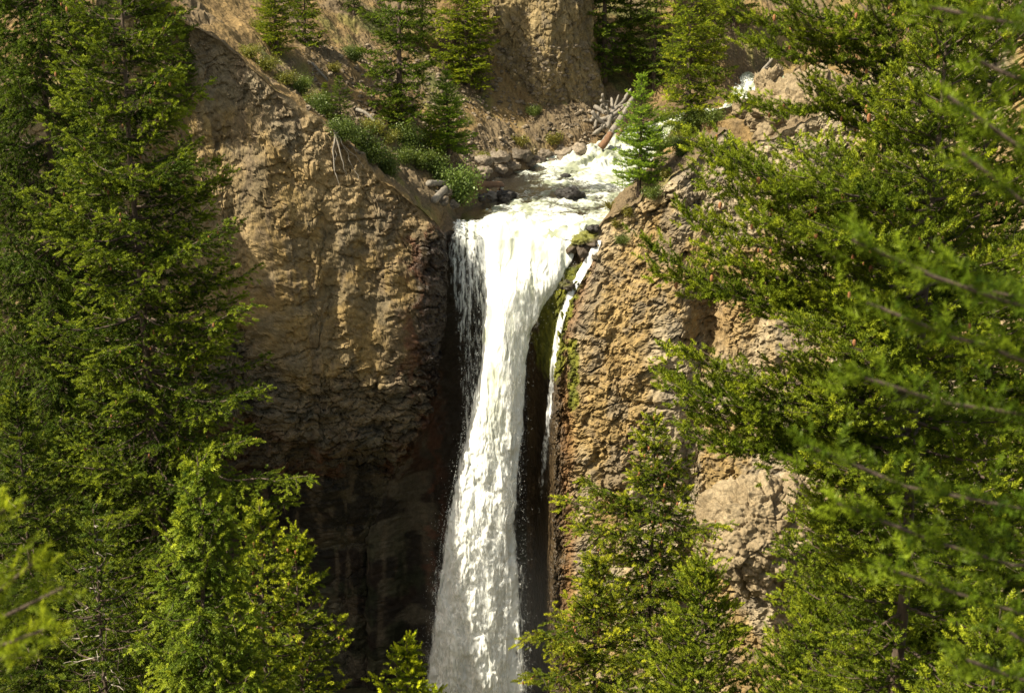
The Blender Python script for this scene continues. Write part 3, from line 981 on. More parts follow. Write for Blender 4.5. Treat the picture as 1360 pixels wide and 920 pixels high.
def ribbon(name, line, width, seed, label, lift=0.12, alpha=1.0):
    """a thin run of water lying on the rock along a line of sight points"""
    pts = []
    for i in range(len(line) - 1):
        for t in np.linspace(0, 1, 14, endpoint=False):
            pts.append((lerp(line[i][0], line[i + 1][0], t), lerp(line[i][1], line[i + 1][1], t)))
    P = np.array([hit(*p, only=('right', 'land')) for p in pts])
    ker = np.ones(9) / 9
    for k in range(3):
        P[:, k] = np.convolve(np.pad(P[:, k], 4, mode='edge'), ker, 'valid')
    m = len(P)
    u = np.linspace(-1, 1, 15)
    w = np.interp(np.linspace(0, 1, m), np.linspace(0, 1, len(width)), width)
    out = np.array([-0.35, -0.75, 0.35])
    out /= np.linalg.norm(out)
    side = np.array([0.9, -0.4, 0.0])
    V = P[:, None] + side * (u[None, :, None] * w[:, None, None]) + out * (lift + 0.08 * w[:, None, None] * (1 - u[None, :, None] ** 2))
    nn = fbm(V / np.array([0.16, 0.16, 1.8]), 4, seed) + 0.6 * fbm(V / 0.5, 3, seed + 1)
    V = V + out * 0.12 * nn[..., None]
    a = alpha + 0.02 + 0.65 * nn - 0.6 * np.abs(u[None]) ** 2 + np.interp(np.linspace(0, 1, m), [0, .55, .8, 1], [.25, .0, -.35, -1.2])[:, None]
    c = np.concatenate([np.full(V.shape, 0.84), a[..., None]], -1)
    o = link(name, mesh_np(name, V, grid_faces(m, 15), M_FOAM, c))
    tag(o, label, 'water', kind='structure')


ribbon('side_cascade', [(796, 318), (788, 338), (772, 365), (756, 395), (744, 430), (738, 470), (733, 520), (730, 560), (725, 610), (719, 660), (714, 700)],
       [0.26, 0.36, 0.36, 0.30, 0.27, 0.27, 0.27, 0.32, 0.38, 0.42, 0.4], 500, 'thin white rivulet running down the rock right of the fall')


def mist():
    """thin spray hanging round the foot of the fall"""
    m, nt, out = newmat('mist')
    L = nt.links.new
    tc = N(nt, 'ShaderNodeTexCoord')
    ln = N(nt, 'ShaderNodeVectorMath', operation='LENGTH')
    L(tc.outputs['Object'], ln.inputs[0])
    mr = N(nt, 'ShaderNodeMapRange', interpolation_type='SMOOTHSTEP', i_From_Min=1.0, i_From_Max=0.2, i_To_Min=0.0, i_To_Max=0.015)
    L(ln.outputs['Value'], mr.inputs['Value'])
    v = N(nt, 'ShaderNodeVolumePrincipled')
    v.inputs['Color'].default_value = (0.95, 0.95, 0.92, 1)
    v.inputs['Anisotropy'].default_value = 0.3
    L(mr.outputs['Result'], v.inputs['Density'])
    L(v.outputs[0], out.inputs['Volume'])
    V, F = ico(3)
    o = link('mist', mesh_np('mist', V, F, m), loc=(-1.5, 115.5, 12))
    o.scale = (8.5, 5.0, 14)
    tag(o, 'thin white mist around the lower part of the waterfall', 'mist', kind='stuff')


mist()

# ------------------------------------------------------------------ boulders, logs
DK = (0.022, 0.019, 0.017)

def boulder(px, py, size, seed, label, col=(0.05, 0.042, 0.035), moss=0.0, sq=(1, 0.9, 0.6), name='boulder', group=None, sub=4, only=None, at_=None, sink=0.25):
    c = hit(px, py, only) if at_ is None else at_
    if col == DK:
        dd, zw_, hw_ = chan_at(c[0], c[1])
        if dd < hw_:
            d = at(px, py, 100.0) - CAM
            c = CAM + d * ((float(zw_) + 0.1 - CAM[2]) / d[2])
    V, F = ico(sub)
    p = V * np.array(sq) * size
    d = size * (0.45 * fbm(V * 1.1 + seed, 4, seed) + 0.10 * fbm(V * 4 + seed, 3, seed + 1))
    d1, d2, ci = worley(V * 1.3 + seed, seed)
    d = d + size * 0.25 * (ci - 0.5) * sstep(0, 0.3, d2 - d1)
    d = d + size * 0.22 * facet(V * 1.6 + seed, seed + 5)
    P = p + V * d[:, None]
    n = fbm(P / (size * 0.6) + seed, 3, seed + 2) + 0.5
    cc = mixc(col, np.array(col) * 1.7, n)
    if moss:
        up = sstep(0.0, 0.6, V[:, 2] - 0.5 * V[:, 0]) * sstep(0.3, 0.6, n + moss * 0.4)
        cc = mixc(cc, (0.13, 0.13, 0.02), up * moss)
    me = mesh_np(name, P, F, M_BOULDER, np.concatenate([cc, np.full((len(cc), 1), 0.35)], -1))
    o = link(name, me, loc=c + np.array([0, 0, size * sq[2] * (0.5 - sink)]))
    return tag(o, label, 'boulder', group)


BR = (0.12, 0.095, 0.068)
boulder(757, 262, 1.2, 3, 'large dark boulder standing alone in the middle of the rapids', DK, sq=(1.0, 0.8, 0.55), only=('land',))
boulder(672, 263, 0.85, 7, 'dark wet boulder at the end of the bank log', DK, sq=(1, 0.8, 0.55), only=('land',))
boulder(653, 262, 0.6, 11, 'grey rounded stone under the middle of the bank log', (0.10, 0.085, 0.07), only=('land',))
boulder(638, 263, 0.5, 13, 'small dark stone beside the bright leafy bush', (0.05, 0.042, 0.035), only=('land',))
boulder(787, 305, 0.5, 17, 'small black stone just above the mossy boulder', DK, only=('land',))
cm = at(776, 325, 119.6)
boulder(776, 322, 1.35, 19, 'moss capped boulder splitting the water at the right of the lip', (0.05, 0.036, 0.024), 0.9, sq=(0.95, 0.8, 0.62), at_=cm + np.array([0, -0.5, 0.05]))
cm = at(753, 377, 118.0)
boulder(753, 377, 0.62, 23, 'dark stone at the top of the mossy rib', (0.03, 0.024, 0.016), 0.4, at_=hit(755, 380, ('right',)) + np.array([-0.1, -0.2, 0.0]))
boulder(752, 234, 0.4, 29, 'tiny dark rock tip breaking the white water below the cascade', DK, sq=(1.2, 0.8, 0.4), only=('land',))
rb = np.random.default_rng(77)
for i, (px, py, s) in enumerate([(664, 226, .7), (684, 221, .6), (703, 219, .5), (716, 217, .8), (733, 216, .55), (748, 214, .7), (764, 212, .85), (690, 208, .9), (725, 206, .7),
                                 (660, 212, 1.0), (640, 215, .9), (592, 258, .5), (585, 268, .6), (601, 274, .5), (752, 205, 1.0), (770, 202, .9), (640, 232, .8), (815, 290, .5)]):
    k = 0.6 + 0.8 * rb.random()
    boulder(px, py, s, 40 + 3 * i, 'brown stone in the rubble along the edge of the pool', tuple(np.array(BR) * k), sq=(1.1, 0.9, 0.65), group='stones along the pool edge', only=('land',), name='bank_stone', sub=3)


def log(a, b, r0, r1, mat, label, group=None, bend=0.1, seed=1, name='driftwood_log', stubs=2):
    r = np.random.default_rng(seed)
    a, b = np.array(a, float), np.array(b, float)
    n = 14
    t = np.linspace(0, 1, n)
    pts = a + (b - a) * t[:, None] + np.sin(t * math.pi)[:, None] * r.normal(0, bend, 3)
    pts += r.normal(0, 0.015, pts.shape)
    rad = lerp(r0, r1, t) * (1 + r.normal(0, 0.05, n))
    rad[0] *= 0.75
    rad[-1] *= 0.6
    T = Tubes()
    T.add(np.vstack([pts[0], pts, pts[-1]]), np.r_[0.01, rad, 0.01], 9)
    for _ in range(stubs):
        i = r.integers(3, n - 2)
        d = r.normal(0, 1, 3)
        d /= np.linalg.norm(d)
        T.add([pts[i], pts[i] + d * 0.35, pts[i] + d * 0.6 + r.normal(0, .08, 3)], [rad[i] * .4, rad[i] * .25, 0.01], 5)
    V, F = T.arrays()
    o = link(name, mesh_np(name, V - a, F, mat), loc=a)
    return tag(o, label, 'log', group)


def P_log(px, py, Y):
    return at(px, py, Y)


YL = 149.0
log(at(800, 193, YL - 1), at(842, 128, YL), 0.36, .22, M_LOG, 'longest pale log, slanting down from the jam into the white cascade', bend=.2, seed=2)
log(at(797, 196, YL - 2.0), at(812, 176, YL - 1.6), .34, .3, M_LOGRED, 'red brown wet log end lying against the cascade', bend=.05, seed=3)
LJ = [(786, 148, 812, 170, .3, 'log pointing into the dark gap'), (790, 170, 800, 138, .25, 'thin log leaning upright at the left of the jam'), (798, 132, 815, 160, .28, 'log crossing behind the long log'),
      (806, 170, 812, 130, .3, 'broken upright log in the middle of the jam'), (795, 160, 830, 140, .3, 'log lying across the jam'), (815, 165, 822, 126, .22, 'thin pale pole standing behind the long log'),
      (800, 125, 806, 150, .2, 'short splintered pole at the top of the jam'), (812, 150, 838, 118, .3, 'log rising to the right of the jam'), (790, 142, 806, 152, .34, 'thick short log at the left of the jam'),
      (818, 184, 836, 160, .3, 'reddish log below the long log near the cascade'), (792, 178, 812, 158, .3, 'log under the jam with its end in shade')]
LJ += [(783, 160, 826, 152, .26, 'log lying level across the foot of the jam'), (788, 178, 824, 150, .24, 'log slanting under the long log from the left'), (800, 150, 836, 136, .2, 'thin log lying on the back of the jam'),
       (786, 156, 806, 164, .3, 'stubby log poking out at the left of the jam'), (806, 142, 812, 176, .18, 'thin stick leaning on the front of the jam'), (802, 190, 818, 172, .2, 'small broken log at the water under the jam')]
for i, (x0, y0, x1, y1, r, lb) in enumerate(LJ):
    log(at(x0, y0, YL + 1.0 + (i % 3) * 0.5), at(x1, y1, YL + 1.6 + (i % 4) * 0.4), r * .72, r * .45, M_LOGRED if 'reddish' in lb else M_LOG, 'grey driftwood ' + lb if 'reddish' not in lb else 'driftwood ' + lb, 'logs in the jam beside the cascade', .12, 10 + i)
hb = hit(620, 256, ('land',))
log(hit(628, 257, ('land',)) + np.array([0, 0, .75]), hit(668, 256, ('land',)) + np.array([0, 0, .7]), .34, .26, M_LOGRED, 'brown log lying over stones from the leafy bush into the pool', seed=31, bend=.05)
log(hit(568, 250, ('land',)) + np.array([0, 0, .4]), hit(598, 251, ('land',)) + np.array([0, 0, .4]), .28, .24, M_LOG, 'weathered log on the bank left of the leafy bush', seed=32, bend=.05)
log(hit(576, 272, ('land',)) + np.array([0, 0, .3]), hit(592, 258, ('land',)) + np.array([0, 0, .5]), .3, .28, M_LOG, 'short pale log end at the foot of the leafy bush', seed=33, bend=.02)
log(hit(474, 150) + np.array([0, -.3, .3]), hit(500, 168) + np.array([0, -.3, .3]), .16, .1, M_LOG, 'bleached fallen trunk on the ridge above the hanging roots', seed=34, stubs=3)
log(hit(415, 88) + np.array([0, -.3, .3]), hit(436, 112) + np.array([0, -.3, .3]), .13, .08, M_LOG, 'thin dead trunk lying on the slope among yellow plants', seed=35, stubs=3)
log(at(1002, 110, 127) , at(1028, 76, 127), .16, .1, M_LOG, 'pale dead log leaning above the upper chute', seed=36, stubs=4)


def roots():
    r = np.random.default_rng(9)
    T = Tubes()
    start = hit(446, 178)
    base = start + np.array([0, -0.5, 0.2])
    for (px, py, rad) in [(452, 245, .09), (462, 235, .07), (445, 215, .06), (475, 210, .05), (505, 192, .08), (520, 205, .05), (488, 196, .06), (478, 238, .045), (484, 225, .04)]:
        e = hit(px, py) + np.array([0, -0.35, 0.1])
        n = 9
        t = np.linspace(0, 1, n)[:, None]
        pts = base + (e - base) * t + np.sin(t * math.pi) * r.normal(0, .35, 3) + r.normal(0, .06, (n, 3))
        T.add(pts, np.linspace(rad, .015, n), 5)
    V, F = T.arrays()
    o = link('exposed_roots', mesh_np('exposed_roots', V - base, F, M_DEAD), loc=base)
    tag(o, 'bare pale roots dangling over the top edge of the left cliff', 'roots')


roots()

# scree on the slopes
def scree(n, seed):
    r = np.random.default_rng(seed)
    V0, F0 = ico(1)
    Vs, Fs, Cs, k = [], [], [], 0
    while k < n:
        px, py = r.uniform(400, 800), r.uniform(60, 225)
        h = hit(px, py, ('land', 'but'))
        if h[1] > 172:
            continue
        d, zc, hw = chan_at(h[0], h[1])
        if d < hw + 0.3:
            continue
        s = 0.06 + 0.22 * r.random() ** 3
        V = V0 * (1 + 0.5 * (r.random((len(V0), 1)) - .5)) * s * np.array([1, 1, .7]) + h
        Vs.append(V)
        Fs.append(F0 + len(V0) * k)
        Cs.append(np.tile(np.r_[np.array((0.16, 0.125, 0.085)) * (0.5 + r.random()), 1], (len(V0), 1)))
        k += 1
    o = link('scree', mesh_np('scree', np.concatenate(Vs), np.concatenate(Fs), M_BOULDER, np.concatenate(Cs), smooth=False))
    tag(o, 'loose stones strewn over the brown slope behind the pool', 'scree', kind='stuff')


scree(2200, 12)


# ------------------------------------------------------------------ trees
def needle_template(K, spread, ln, width, seed):
    """a shoot along +x, one unit long, set with flat needles"""
    r = np.random.default_rng(seed)
    t = (np.arange(K) + 0.5) / K
    ph = np.arange(K) * 2.399 + r.normal(0, .3, K)
    l = ln * (1 - 0.45 * t)
    rad = np.stack([np.zeros(K), np.cos(ph), np.sin(ph)], -1)
    d = np.stack([np.full(K, 0.55) + 0.5 * t ** 3, np.zeros(K), np.zeros(K)], -1) + rad * spread
    d /= np.linalg.norm(d, axis=1)[:, None]
    b = np.stack([t * 0.92, np.zeros(K), np.zeros(K)], -1)
    sd = np.cross(d, r.normal(0, 1, (K, 3)))
    sd /= np.linalg.norm(sd, axis=1)[:, None]
    return b, b + d * l[:, None], width


T_NEAR = needle_template(34, 0.9, 0.38, 0.115, 1)
T_MID = needle_template(13, 0.85, 0.40, 0.13, 2)
T_FAR = needle_template(16, 0.85, 0.45, 0.19, 3)


def foliage_mesh(name, S, tpl, rng, cones=None):
    """S: dict of arrays p, d, l, c -> one mesh of needle shoots (and cones in a second slot)"""
    p, d, l, c = S['p'], S['d'], S['l'], S['c']
    n = len(p)
    d = d / (np.linalg.norm(d, axis=1)[:, None] + 1e-9)
    ref = rng.normal(0, 1, (n, 3))
    a = np.cross(d, ref)
    a /= np.linalg.norm(a, axis=1)[:, None] + 1e-9
    b = np.cross(d, a)
    R = np.stack([d, a, b], 1) * l[:, None, None]
    tb, tt, wd = tpl
    K = len(tb)
    B = np.einsum('mk,nkj->nmj', tb, R)
    E = np.einsum('mk,nkj->nmj', tt, R)
    up = np.array([0, 0, 1.0]) + rng.normal(0, 0.45, (n, K, 3))
    sd = np.cross(E - B, up)
    sd *= (wd / 2 * l)[:, None, None] / (np.linalg.norm(sd, axis=2)[..., None] + 1e-9)
    B += p[:, None]
    E += p[:, None]
    V = np.stack([B - sd, B + sd, E], 2).astype(np.float32)
    cc = np.repeat(c[:, None], 3 * K, 1)
    V = V.reshape(-1, 3)
    F = np.arange(n * K * 3, dtype=np.int32).reshape(-1, 3)
    C = cc.reshape(-1, 3)
    mi = np.zeros(len(F), np.int32)
    mats = [M_LEAF]
    if cones is not None and len(cones):
        v0, f0 = ico(1)
        cv = (v0 * np.array([.022, .022, .045]))[None] * rng.uniform(.8, 1.4, (len(cones), 1, 1)) + cones[:, None]
        cf = (f0[None] + len(v0) * np.arange(len(cones))[:, None, None]).reshape(-1, 3) + len(V)
        V = np.concatenate([V, cv.reshape(-1, 3)])
        F = np.concatenate([F, cf])
        mi = np.concatenate([mi, np.ones(len(cf), np.int32)])
        C = np.concatenate([C, np.full((len(cones) * len(v0), 3), .2)])
        mats = [M_LEAF, M_CONE]
    return mesh_np(name, V, F, mats, C, smooth=False, midx=mi)


STY = {
    # hang: how far laterals droop; up: how far the branch tip lifts; shoot: shoot length
    'spruce': dict(sp=0.19, lat=0.70, hang=0.42, up=0.16, sag=0.10, shoot=0.165, den=0.092, c0=(0.012, 0.027, 0.004), c1=(0.078, 0.122, 0.012), c2=(0.30, 0.33, 0.022), tip=0.42),
    'weeping': dict(sp=0.18, lat=0.80, hang=1.0, up=0.05, sag=0.22, shoot=0.165, den=0.085, c0=(0.012, 0.027, 0.006), c1=(0.074, 0.118, 0.014), c2=(0.22, 0.26, 0.026), tip=0.25),
    'fir': dict(sp=0.17, lat=0.75, hang=-0.05, up=0.22, sag=0.06, shoot=0.15, den=0.088, c0=(0.016, 0.034, 0.004), c1=(0.120, 0.165, 0.011), c2=(0.30, 0.33, 0.020), tip=0.58),
    'far': dict(sp=0.30, lat=1.0, hang=0.12, up=0.12, sag=0.12, shoot=0.31, den=0.17, c0=(0.034, 0.060, 0.006), c1=(0.125, 0.175, 0.013), c2=(0.32, 0.34, 0.025), tip=0.4),
}


class Crown:
    def __init__(self, sty, seed):
        self.s = dict(STY[sty])
        self.r = np.random.default_rng(seed)
        self.P, self.D, self.L, self.C, self.cones = [], [], [], [], []
        self.T = Tubes()
        self.light = 0.0

    def shoots(self, p, d, k, bright):
        s, r = self.s, self.r
        n = len(p)
        l = s['shoot'] * k * r.uniform(0.75, 1.3, n)
        m = np.clip(r.normal(0.42, 0.28, n), 0, 1)
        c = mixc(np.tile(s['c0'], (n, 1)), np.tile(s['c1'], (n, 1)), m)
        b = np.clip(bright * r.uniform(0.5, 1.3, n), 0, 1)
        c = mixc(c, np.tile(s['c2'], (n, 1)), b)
        self.P.append(p), self.D.append(d), self.L.append(l), self.C.append(c)

    def branch(self, a, b, thick=0.04, width=1.0, start=0.12, den=1.0, bright=None, bare=0.0):
        """a limb from a to b with laterals and shoots"""
        s, r = self.s, self.r
        a, b = np.asarray(a, float), np.asarray(b, float)
        v = b - a
        L = np.linalg.norm(v)
        if L < 0.15:
            return
        n = max(5, int(L / 0.3))
        t = np.linspace(0, 1, n)
        z = np.array([0, 0, 1.0])
        hv = np.array([v[0], v[1], 0])
        pts = a + v * t[:, None] - z * (s['sag'] * L * np.sin(t * math.pi))[:, None] + r.normal(0, 0.012 * L, (n, 3)) * np.sin(t * math.pi)[:, None]
        pts = pts + z * (s['up'] * L * 0.35 * (t ** 3 - t * 0.35))[:, None]
        self.T.add(pts, np.linspace(thick, 0.006, n), 5)
        if bright is None:
            bright = r.uniform(0.5, 1.3) * s['tip']
        # laterals
        m = max(4, int(L * (1 - start) / s['sp'] * 2 * den))
        tt = start + (1 - start) * (np.arange(m) + r.random(m) * 0.8) / m
        tt = np.clip(tt, 0, 0.995)
        tan = np.gradient(pts, axis=0)
        base = np.stack([np.interp(tt, t, pts[:, k]) for k in range(3)], -1)
        tg = np.stack([np.interp(tt, t, tan[:, k]) for k in range(3)], -1)
        tg /= np.linalg.norm(tg, axis=1)[:, None]
        sd = np.cross(tg, z)
        sd /= np.linalg.norm(sd, axis=1)[:, None] + 1e-6
        sg = np.where(np.arange(m) % 2, 1.0, -1.0)
        ang = np.radians(r.normal(52, 12, m))
        prof = np.sin(np.clip((tt - start) / (1 - start), 0, 1) ** 0.7 * math.pi * 0.92 + 0.10)
        ll = s['lat'] * width * min(1.0, L / 2.2 + 0.25) * (0.22 + 0.78 * np.clip(prof, 0, 1)) * r.uniform(0.6, 1.25, m)
        ld = tg * np.cos(ang)[:, None] + sd * (np.sin(ang) * sg)[:, None] + z * (r.normal(0.05, 0.22, m) - s['hang'] * 0.35)[:, None]
        ld /= np.linalg.norm(ld, axis=1)[:, None]
        cnt = np.maximum(2, (ll / s['den'] * den).astype(int))
        idx = np.repeat(np.arange(m), cnt)
        j = np.concatenate([np.arange(k) for k in cnt])
        x = (j + r.random(len(j)) * 0.9) / cnt[idx]
        dist = x * ll[idx]
        q = base[idx] + ld[idx] * dist[:, None] - z * (s['hang'] * 0.55 * dist ** 2 / np.maximum(ll[idx], .2))[:, None]
        q = q + r.normal(0, 0.02 + 0.012 * s['shoot'] / 0.1, q.shape)
        pp = np.cross(ld[idx], z)
        pp /= np.linalg.norm(pp, axis=1)[:, None] + 1e-6
        alt = np.where(j % 2, 1.0, -1.0) * np.where(x > 0.85, 0.1, r.uniform(0.4, 1.0, len(x)))
        dd = ld[idx] + pp * alt[:, None] + r.normal(0, 0.25, q.shape) - z * (s['hang'] * (0.2 + 0.5 * x))[:, None] + z * 0.45 * (s['hang'] < 0.1)
        keep = r.random(len(q)) > bare
        lv = r.uniform(0.3, 1.4, m)
        br = bright * (0.15 + 1.25 * x ** 2) * (0.3 + 1.0 * tt[idx]) * lv[idx]  # new growth pales the tips; dark inner shoots also put shade into the colour
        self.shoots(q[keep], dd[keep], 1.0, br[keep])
        # lateral twigs for the longer ones
        for i in np.nonzero(ll > 0.35)[0][::2]:
            e = base[i] + ld[i] * ll[i] - z * s['hang'] * 0.5 * ll[i]
            self.T.add([base[i], (base[i] + e) / 2 + z * .02, e], [0.009, 0.006, 0.003], 3)
        # shoots on the limb itself
        k = max(3, int(L * (1 - start) / s['den'] * (0.8 if s['shoot'] > .1 else 2.0)))
        tt2 = start + (1 - start) * r.random(k)
        q = np.stack([np.interp(tt2, t, pts[:, i]) for i in range(3)], -1)
        tg2 = np.stack([np.interp(tt2, t, tan[:, i]) for i in range(3)], -1)
        tg2 /= np.linalg.norm(tg2, axis=1)[:, None]
        keep = r.random(k) > bare
        self.shoots(q[keep], (tg2 + r.normal(0, .5, (k, 3)))[keep], 1.0, (bright * tt2 ** 2 * 1.2)[keep])
        self.shoots(np.array([b + z * 0]), np.array([tg[-1]]), 1.2, np.array([bright * 1.4]))
        return pts

    def dead_branch(self, a, b, thick=0.02):
        r = self.r
        a, b = np.asarray(a, float), np.asarray(b, float)
        t = np.linspace(0, 1, 7)[:, None]
        L = np.linalg.norm(b - a)
        pts = a + (b - a) * t + r.normal(0, .04 * L, (7, 3)) * np.sin(t * math.pi)
        self.dead.add(pts, np.linspace(thick, .004, 7), 4)
        for _ in range(4):
            i = r.integers(2, 6)
            self.dead.add([pts[i], pts[i] + (b - a) * .15 + r.normal(0, .1 * L, 3)], [.006, .003], 3)

    def trunk(self, pts, rad):
        self.T.add(pts, rad, 10)

    def add_cones(self, n, zlo=None):
        P = np.concatenate(self.P)
        w = P[:, 2] > (np.quantile(P[:, 2], .5) if zlo is None else zlo)
        i = self.r.choice(np.nonzero(w)[0], n)
        # cones sit in small bunches
        self.cones.append(P[i] + self.r.normal(0, .05, (n, 3)) + np.array([0, 0, -.05]))

    def data(self):
        return dict(p=np.concatenate(self.P), d=np.concatenate(self.D), l=np.concatenate(self.L), c=np.concatenate(self.C))

    def build(self, name, root_loc, label, cat, group, tpl):
        o = thing(name, root_loc, label, cat, group)
        V, F = self.T.arrays()
        mi = np.zeros(len(F), int)
        if getattr(self, 'dead', None) is not None and self.dead.n:
            V2, F2 = self.dead.arrays()
            F = np.concatenate([F, F2 + len(V)])
            V = np.concatenate([V, V2])
            mi = np.r_[mi, np.ones(len(F2), int)]
        link('trunk', mesh_np('trunk', V, F, [M_BARK, M_DEAD], midx=mi), o)
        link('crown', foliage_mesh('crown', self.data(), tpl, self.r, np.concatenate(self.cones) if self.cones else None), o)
        return o


NTREE = [0]


def conifer(px, top_py, Y, sty, seed, label, name='spruce_tree', group='spruces on the near slope', rmax=2.6, taper=0.9, zvis=None, tpl=None, base=None, height=None, lean=(0, 0),
            dens=1.0, targets=(), cones=0, bright=1.0, leader=True, bare=0.0, width=1.0, step=0.42, tint=None, nbr=(5, 7), dead=0, cone=0.55):
    """a conifer whose tip the photo shows at (px, top_py) at distance Y"""
    tip = at(px, top_py, Y)
    if base is None:
        bx, by = tip[0], tip[1]
        bz = float(near_ground(np.array([bx]), np.array([by]))[0]) - 0.3
        base = np.array([bx, by, bz])
    H = tip[2] - base[2]
    C = Crown(sty, seed)
    C.dead = Tubes()
    if tint is not None:
        for k in ('c0', 'c1', 'c2'):
            C.s[k] = tuple(np.array(C.s[k]) * np.array(tint))
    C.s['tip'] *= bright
    r = C.r
    n = 16
    t = np.linspace(0, 1, n)
    off = tip - base
    trk = np.stack([off[0] * t + lean[0] * np.sin(t * 3.1), off[1] * t + lean[1] * np.sin(t * 3.1), H * t], -1)
    trk[1:-1, :2] += r.normal(0, 0.03, (n - 2, 2))
    r0 = 0.008 * H + 0.04
    C.trunk(trk, lerp(r0, 0.012, t ** 0.8))
    ptr = lambda z: np.array([np.interp(z, trk[:, 2], trk[:, 0]), np.interp(z, trk[:, 2], trk[:, 1]), z])
    # lowest height worth foliage: a little below the frame
    zlo = H * 0.06
    if zvis is not None:
        zlo = max(zlo, zvis - base[2])
    zf = 70 - math.tan(math.radians(31)) * Y - base[2]
    zlo = max(zlo, zf)
    ztop = 70 - math.tan(math.radians(1.0)) * Y - base[2] + 1.5      # a little above the frame
    z = H - 0.12
    az = r.uniform(0, 6.28)
    while z > zlo:
        dtop = H - z
        if z < ztop:
            Lb = min(rmax, 0.10 + cone * min(dtop, 2.0) + max(0.0, dtop - 2.0) * 0.26) * taper
            k = int(r.integers(*nbr))
            for i in range(k):
                a = az + i * 2 * math.pi / k + r.normal(0, .25)
                L = Lb * r.uniform(0.6, 1.12)
                rise = np.interp(dtop / max(H, 1), [0, 0.12, 0.35, 1], [0.9, 0.45, 0.08, -0.22]) + r.normal(0, .08)
                d = np.array([math.cos(a), math.sin(a), rise])
                d /= np.linalg.norm(d)
                zz = z + r.normal(0, step * 0.3)
                a0 = ptr(zz)
                C.branch(a0, a0 + d * L, 0.012 + 0.012 * L, width, start=0.06 if L < 1.5 else 0.08, den=dens, bare=bare)
            for i in range(dead):
                a = r.uniform(0, 6.28)
                d = np.array([math.cos(a), math.sin(a), -.15])
                a0 = ptr(z)
                C.dead_branch(a0, a0 + d * Lb * r.uniform(.5, .9), .02)
        az += 1.1
        z -= step * r.uniform(0.75, 1.3) * (0.55 + 0.45 * min(1, dtop / 3))
    if leader:
        up = np.array([0, 0, 1.0])
        q = np.stack([trk[-1] - up * x for x in np.linspace(0, .7, 14)])
        C.shoots(q, up + r.normal(0, .35, q.shape), 0.8, np.full(len(q), .9 * C.s['tip']))
    for (tx, ty, tY, *rest) in targets:
        e = at(tx, ty, tY) - base
        rise = rest[0] if rest else 0.0
        Lh = math.hypot(e[0], e[1])
        a0 = ptr(min(max(e[2] - rise * Lh, 0.5), H - .2))
        C.branch(a0, e, 0.012 + 0.011 * np.linalg.norm(e - a0), 1.25 * (rest[1] if len(rest) > 1 else 1.0), den=dens * 1.15, start=0.12)
    if cones:
        C.add_cones(cones)
    NTREE[0] += sum(len(p) for p in C.P)
    return C.build(name, base, label, 'tree', group, T_NEAR if tpl is None else tpl)


# --- left: spruces on the near slope; darkening tints put shade into the needles
conifer(28, -260, 40, 'weeping', 1001, 'dark drooping spruce at the left edge, taller than the picture', rmax=3.3, cones=0, width=1.25, step=.5, tint=(1.25, 1.2, 1.0))
conifer(150, -190, 37, 'spruce', 1002, 'tall spruce with long yellow tipped branches reaching over the left cliff', rmax=2.9, cones=150, bright=2.6, step=.54, tint=(.70, .76, .8), nbr=(7, 9),
        targets=[(300, 300, 35, .25), (328, 410, 35, .2), (250, 205, 36, .2), (295, 345, 36, .2), (345, 520, 35, .1), (230, 140, 36, .2), (410, 640, 35, -.1), (330, 590, 35, 0), (240, 210, 35, .3), (300, 460, 36, .1), (390, 670, 36, -.1)])
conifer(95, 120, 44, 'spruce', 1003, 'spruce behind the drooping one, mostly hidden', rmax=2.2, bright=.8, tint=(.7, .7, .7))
conifer(262, 605, 25, 'weeping', 1004, 'young spruce with a bare leader spike, in front of the dark gorge', rmax=1.45, taper=1.0, bright=2.2, width=0.95, cone=.38, dens=1.15, tint=(1.7, 1.6, 1.1), step=.36)
conifer(344, 668, 27.5, 'spruce', 1005, 'pointed spruce right behind the young one, taller of a pair', rmax=1.0, bright=1.9, cones=30, cone=.32, width=.9, tint=(1.15, 1.1, .9))
conifer(392, 700, 29, 'spruce', 1006, 'pointed spruce at the right of the pair below the left cliff', rmax=1.25, bright=2.2, cones=30, cone=.36, width=.95, tint=(1.2, 1.15, .9))
conifer(125, 690, 28, 'spruce', 1007, 'thin scraggly spruce with many bare twigs low at the left', rmax=1.6, bare=0.45, dens=0.8, dead=2)
conifer(540, 845, 30, 'spruce', 1008, 'small bright spruce tip rising in front of the dark gorge', rmax=1.1, bright=2.4, tint=(1.9, 1.8, 1.1), cone=.5)
conifer(395, 878, 33, 'spruce', 1009, 'small spruce tip below the pointed pair', rmax=1.4, bright=1.0)
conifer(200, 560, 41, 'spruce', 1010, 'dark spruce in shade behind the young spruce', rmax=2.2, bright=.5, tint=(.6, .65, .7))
conifer(20, 520, 33, 'spruce', 1011, 'spruce below the drooping one at the left edge', rmax=2.0, bright=1.0, tint=(.8, .8, .8))

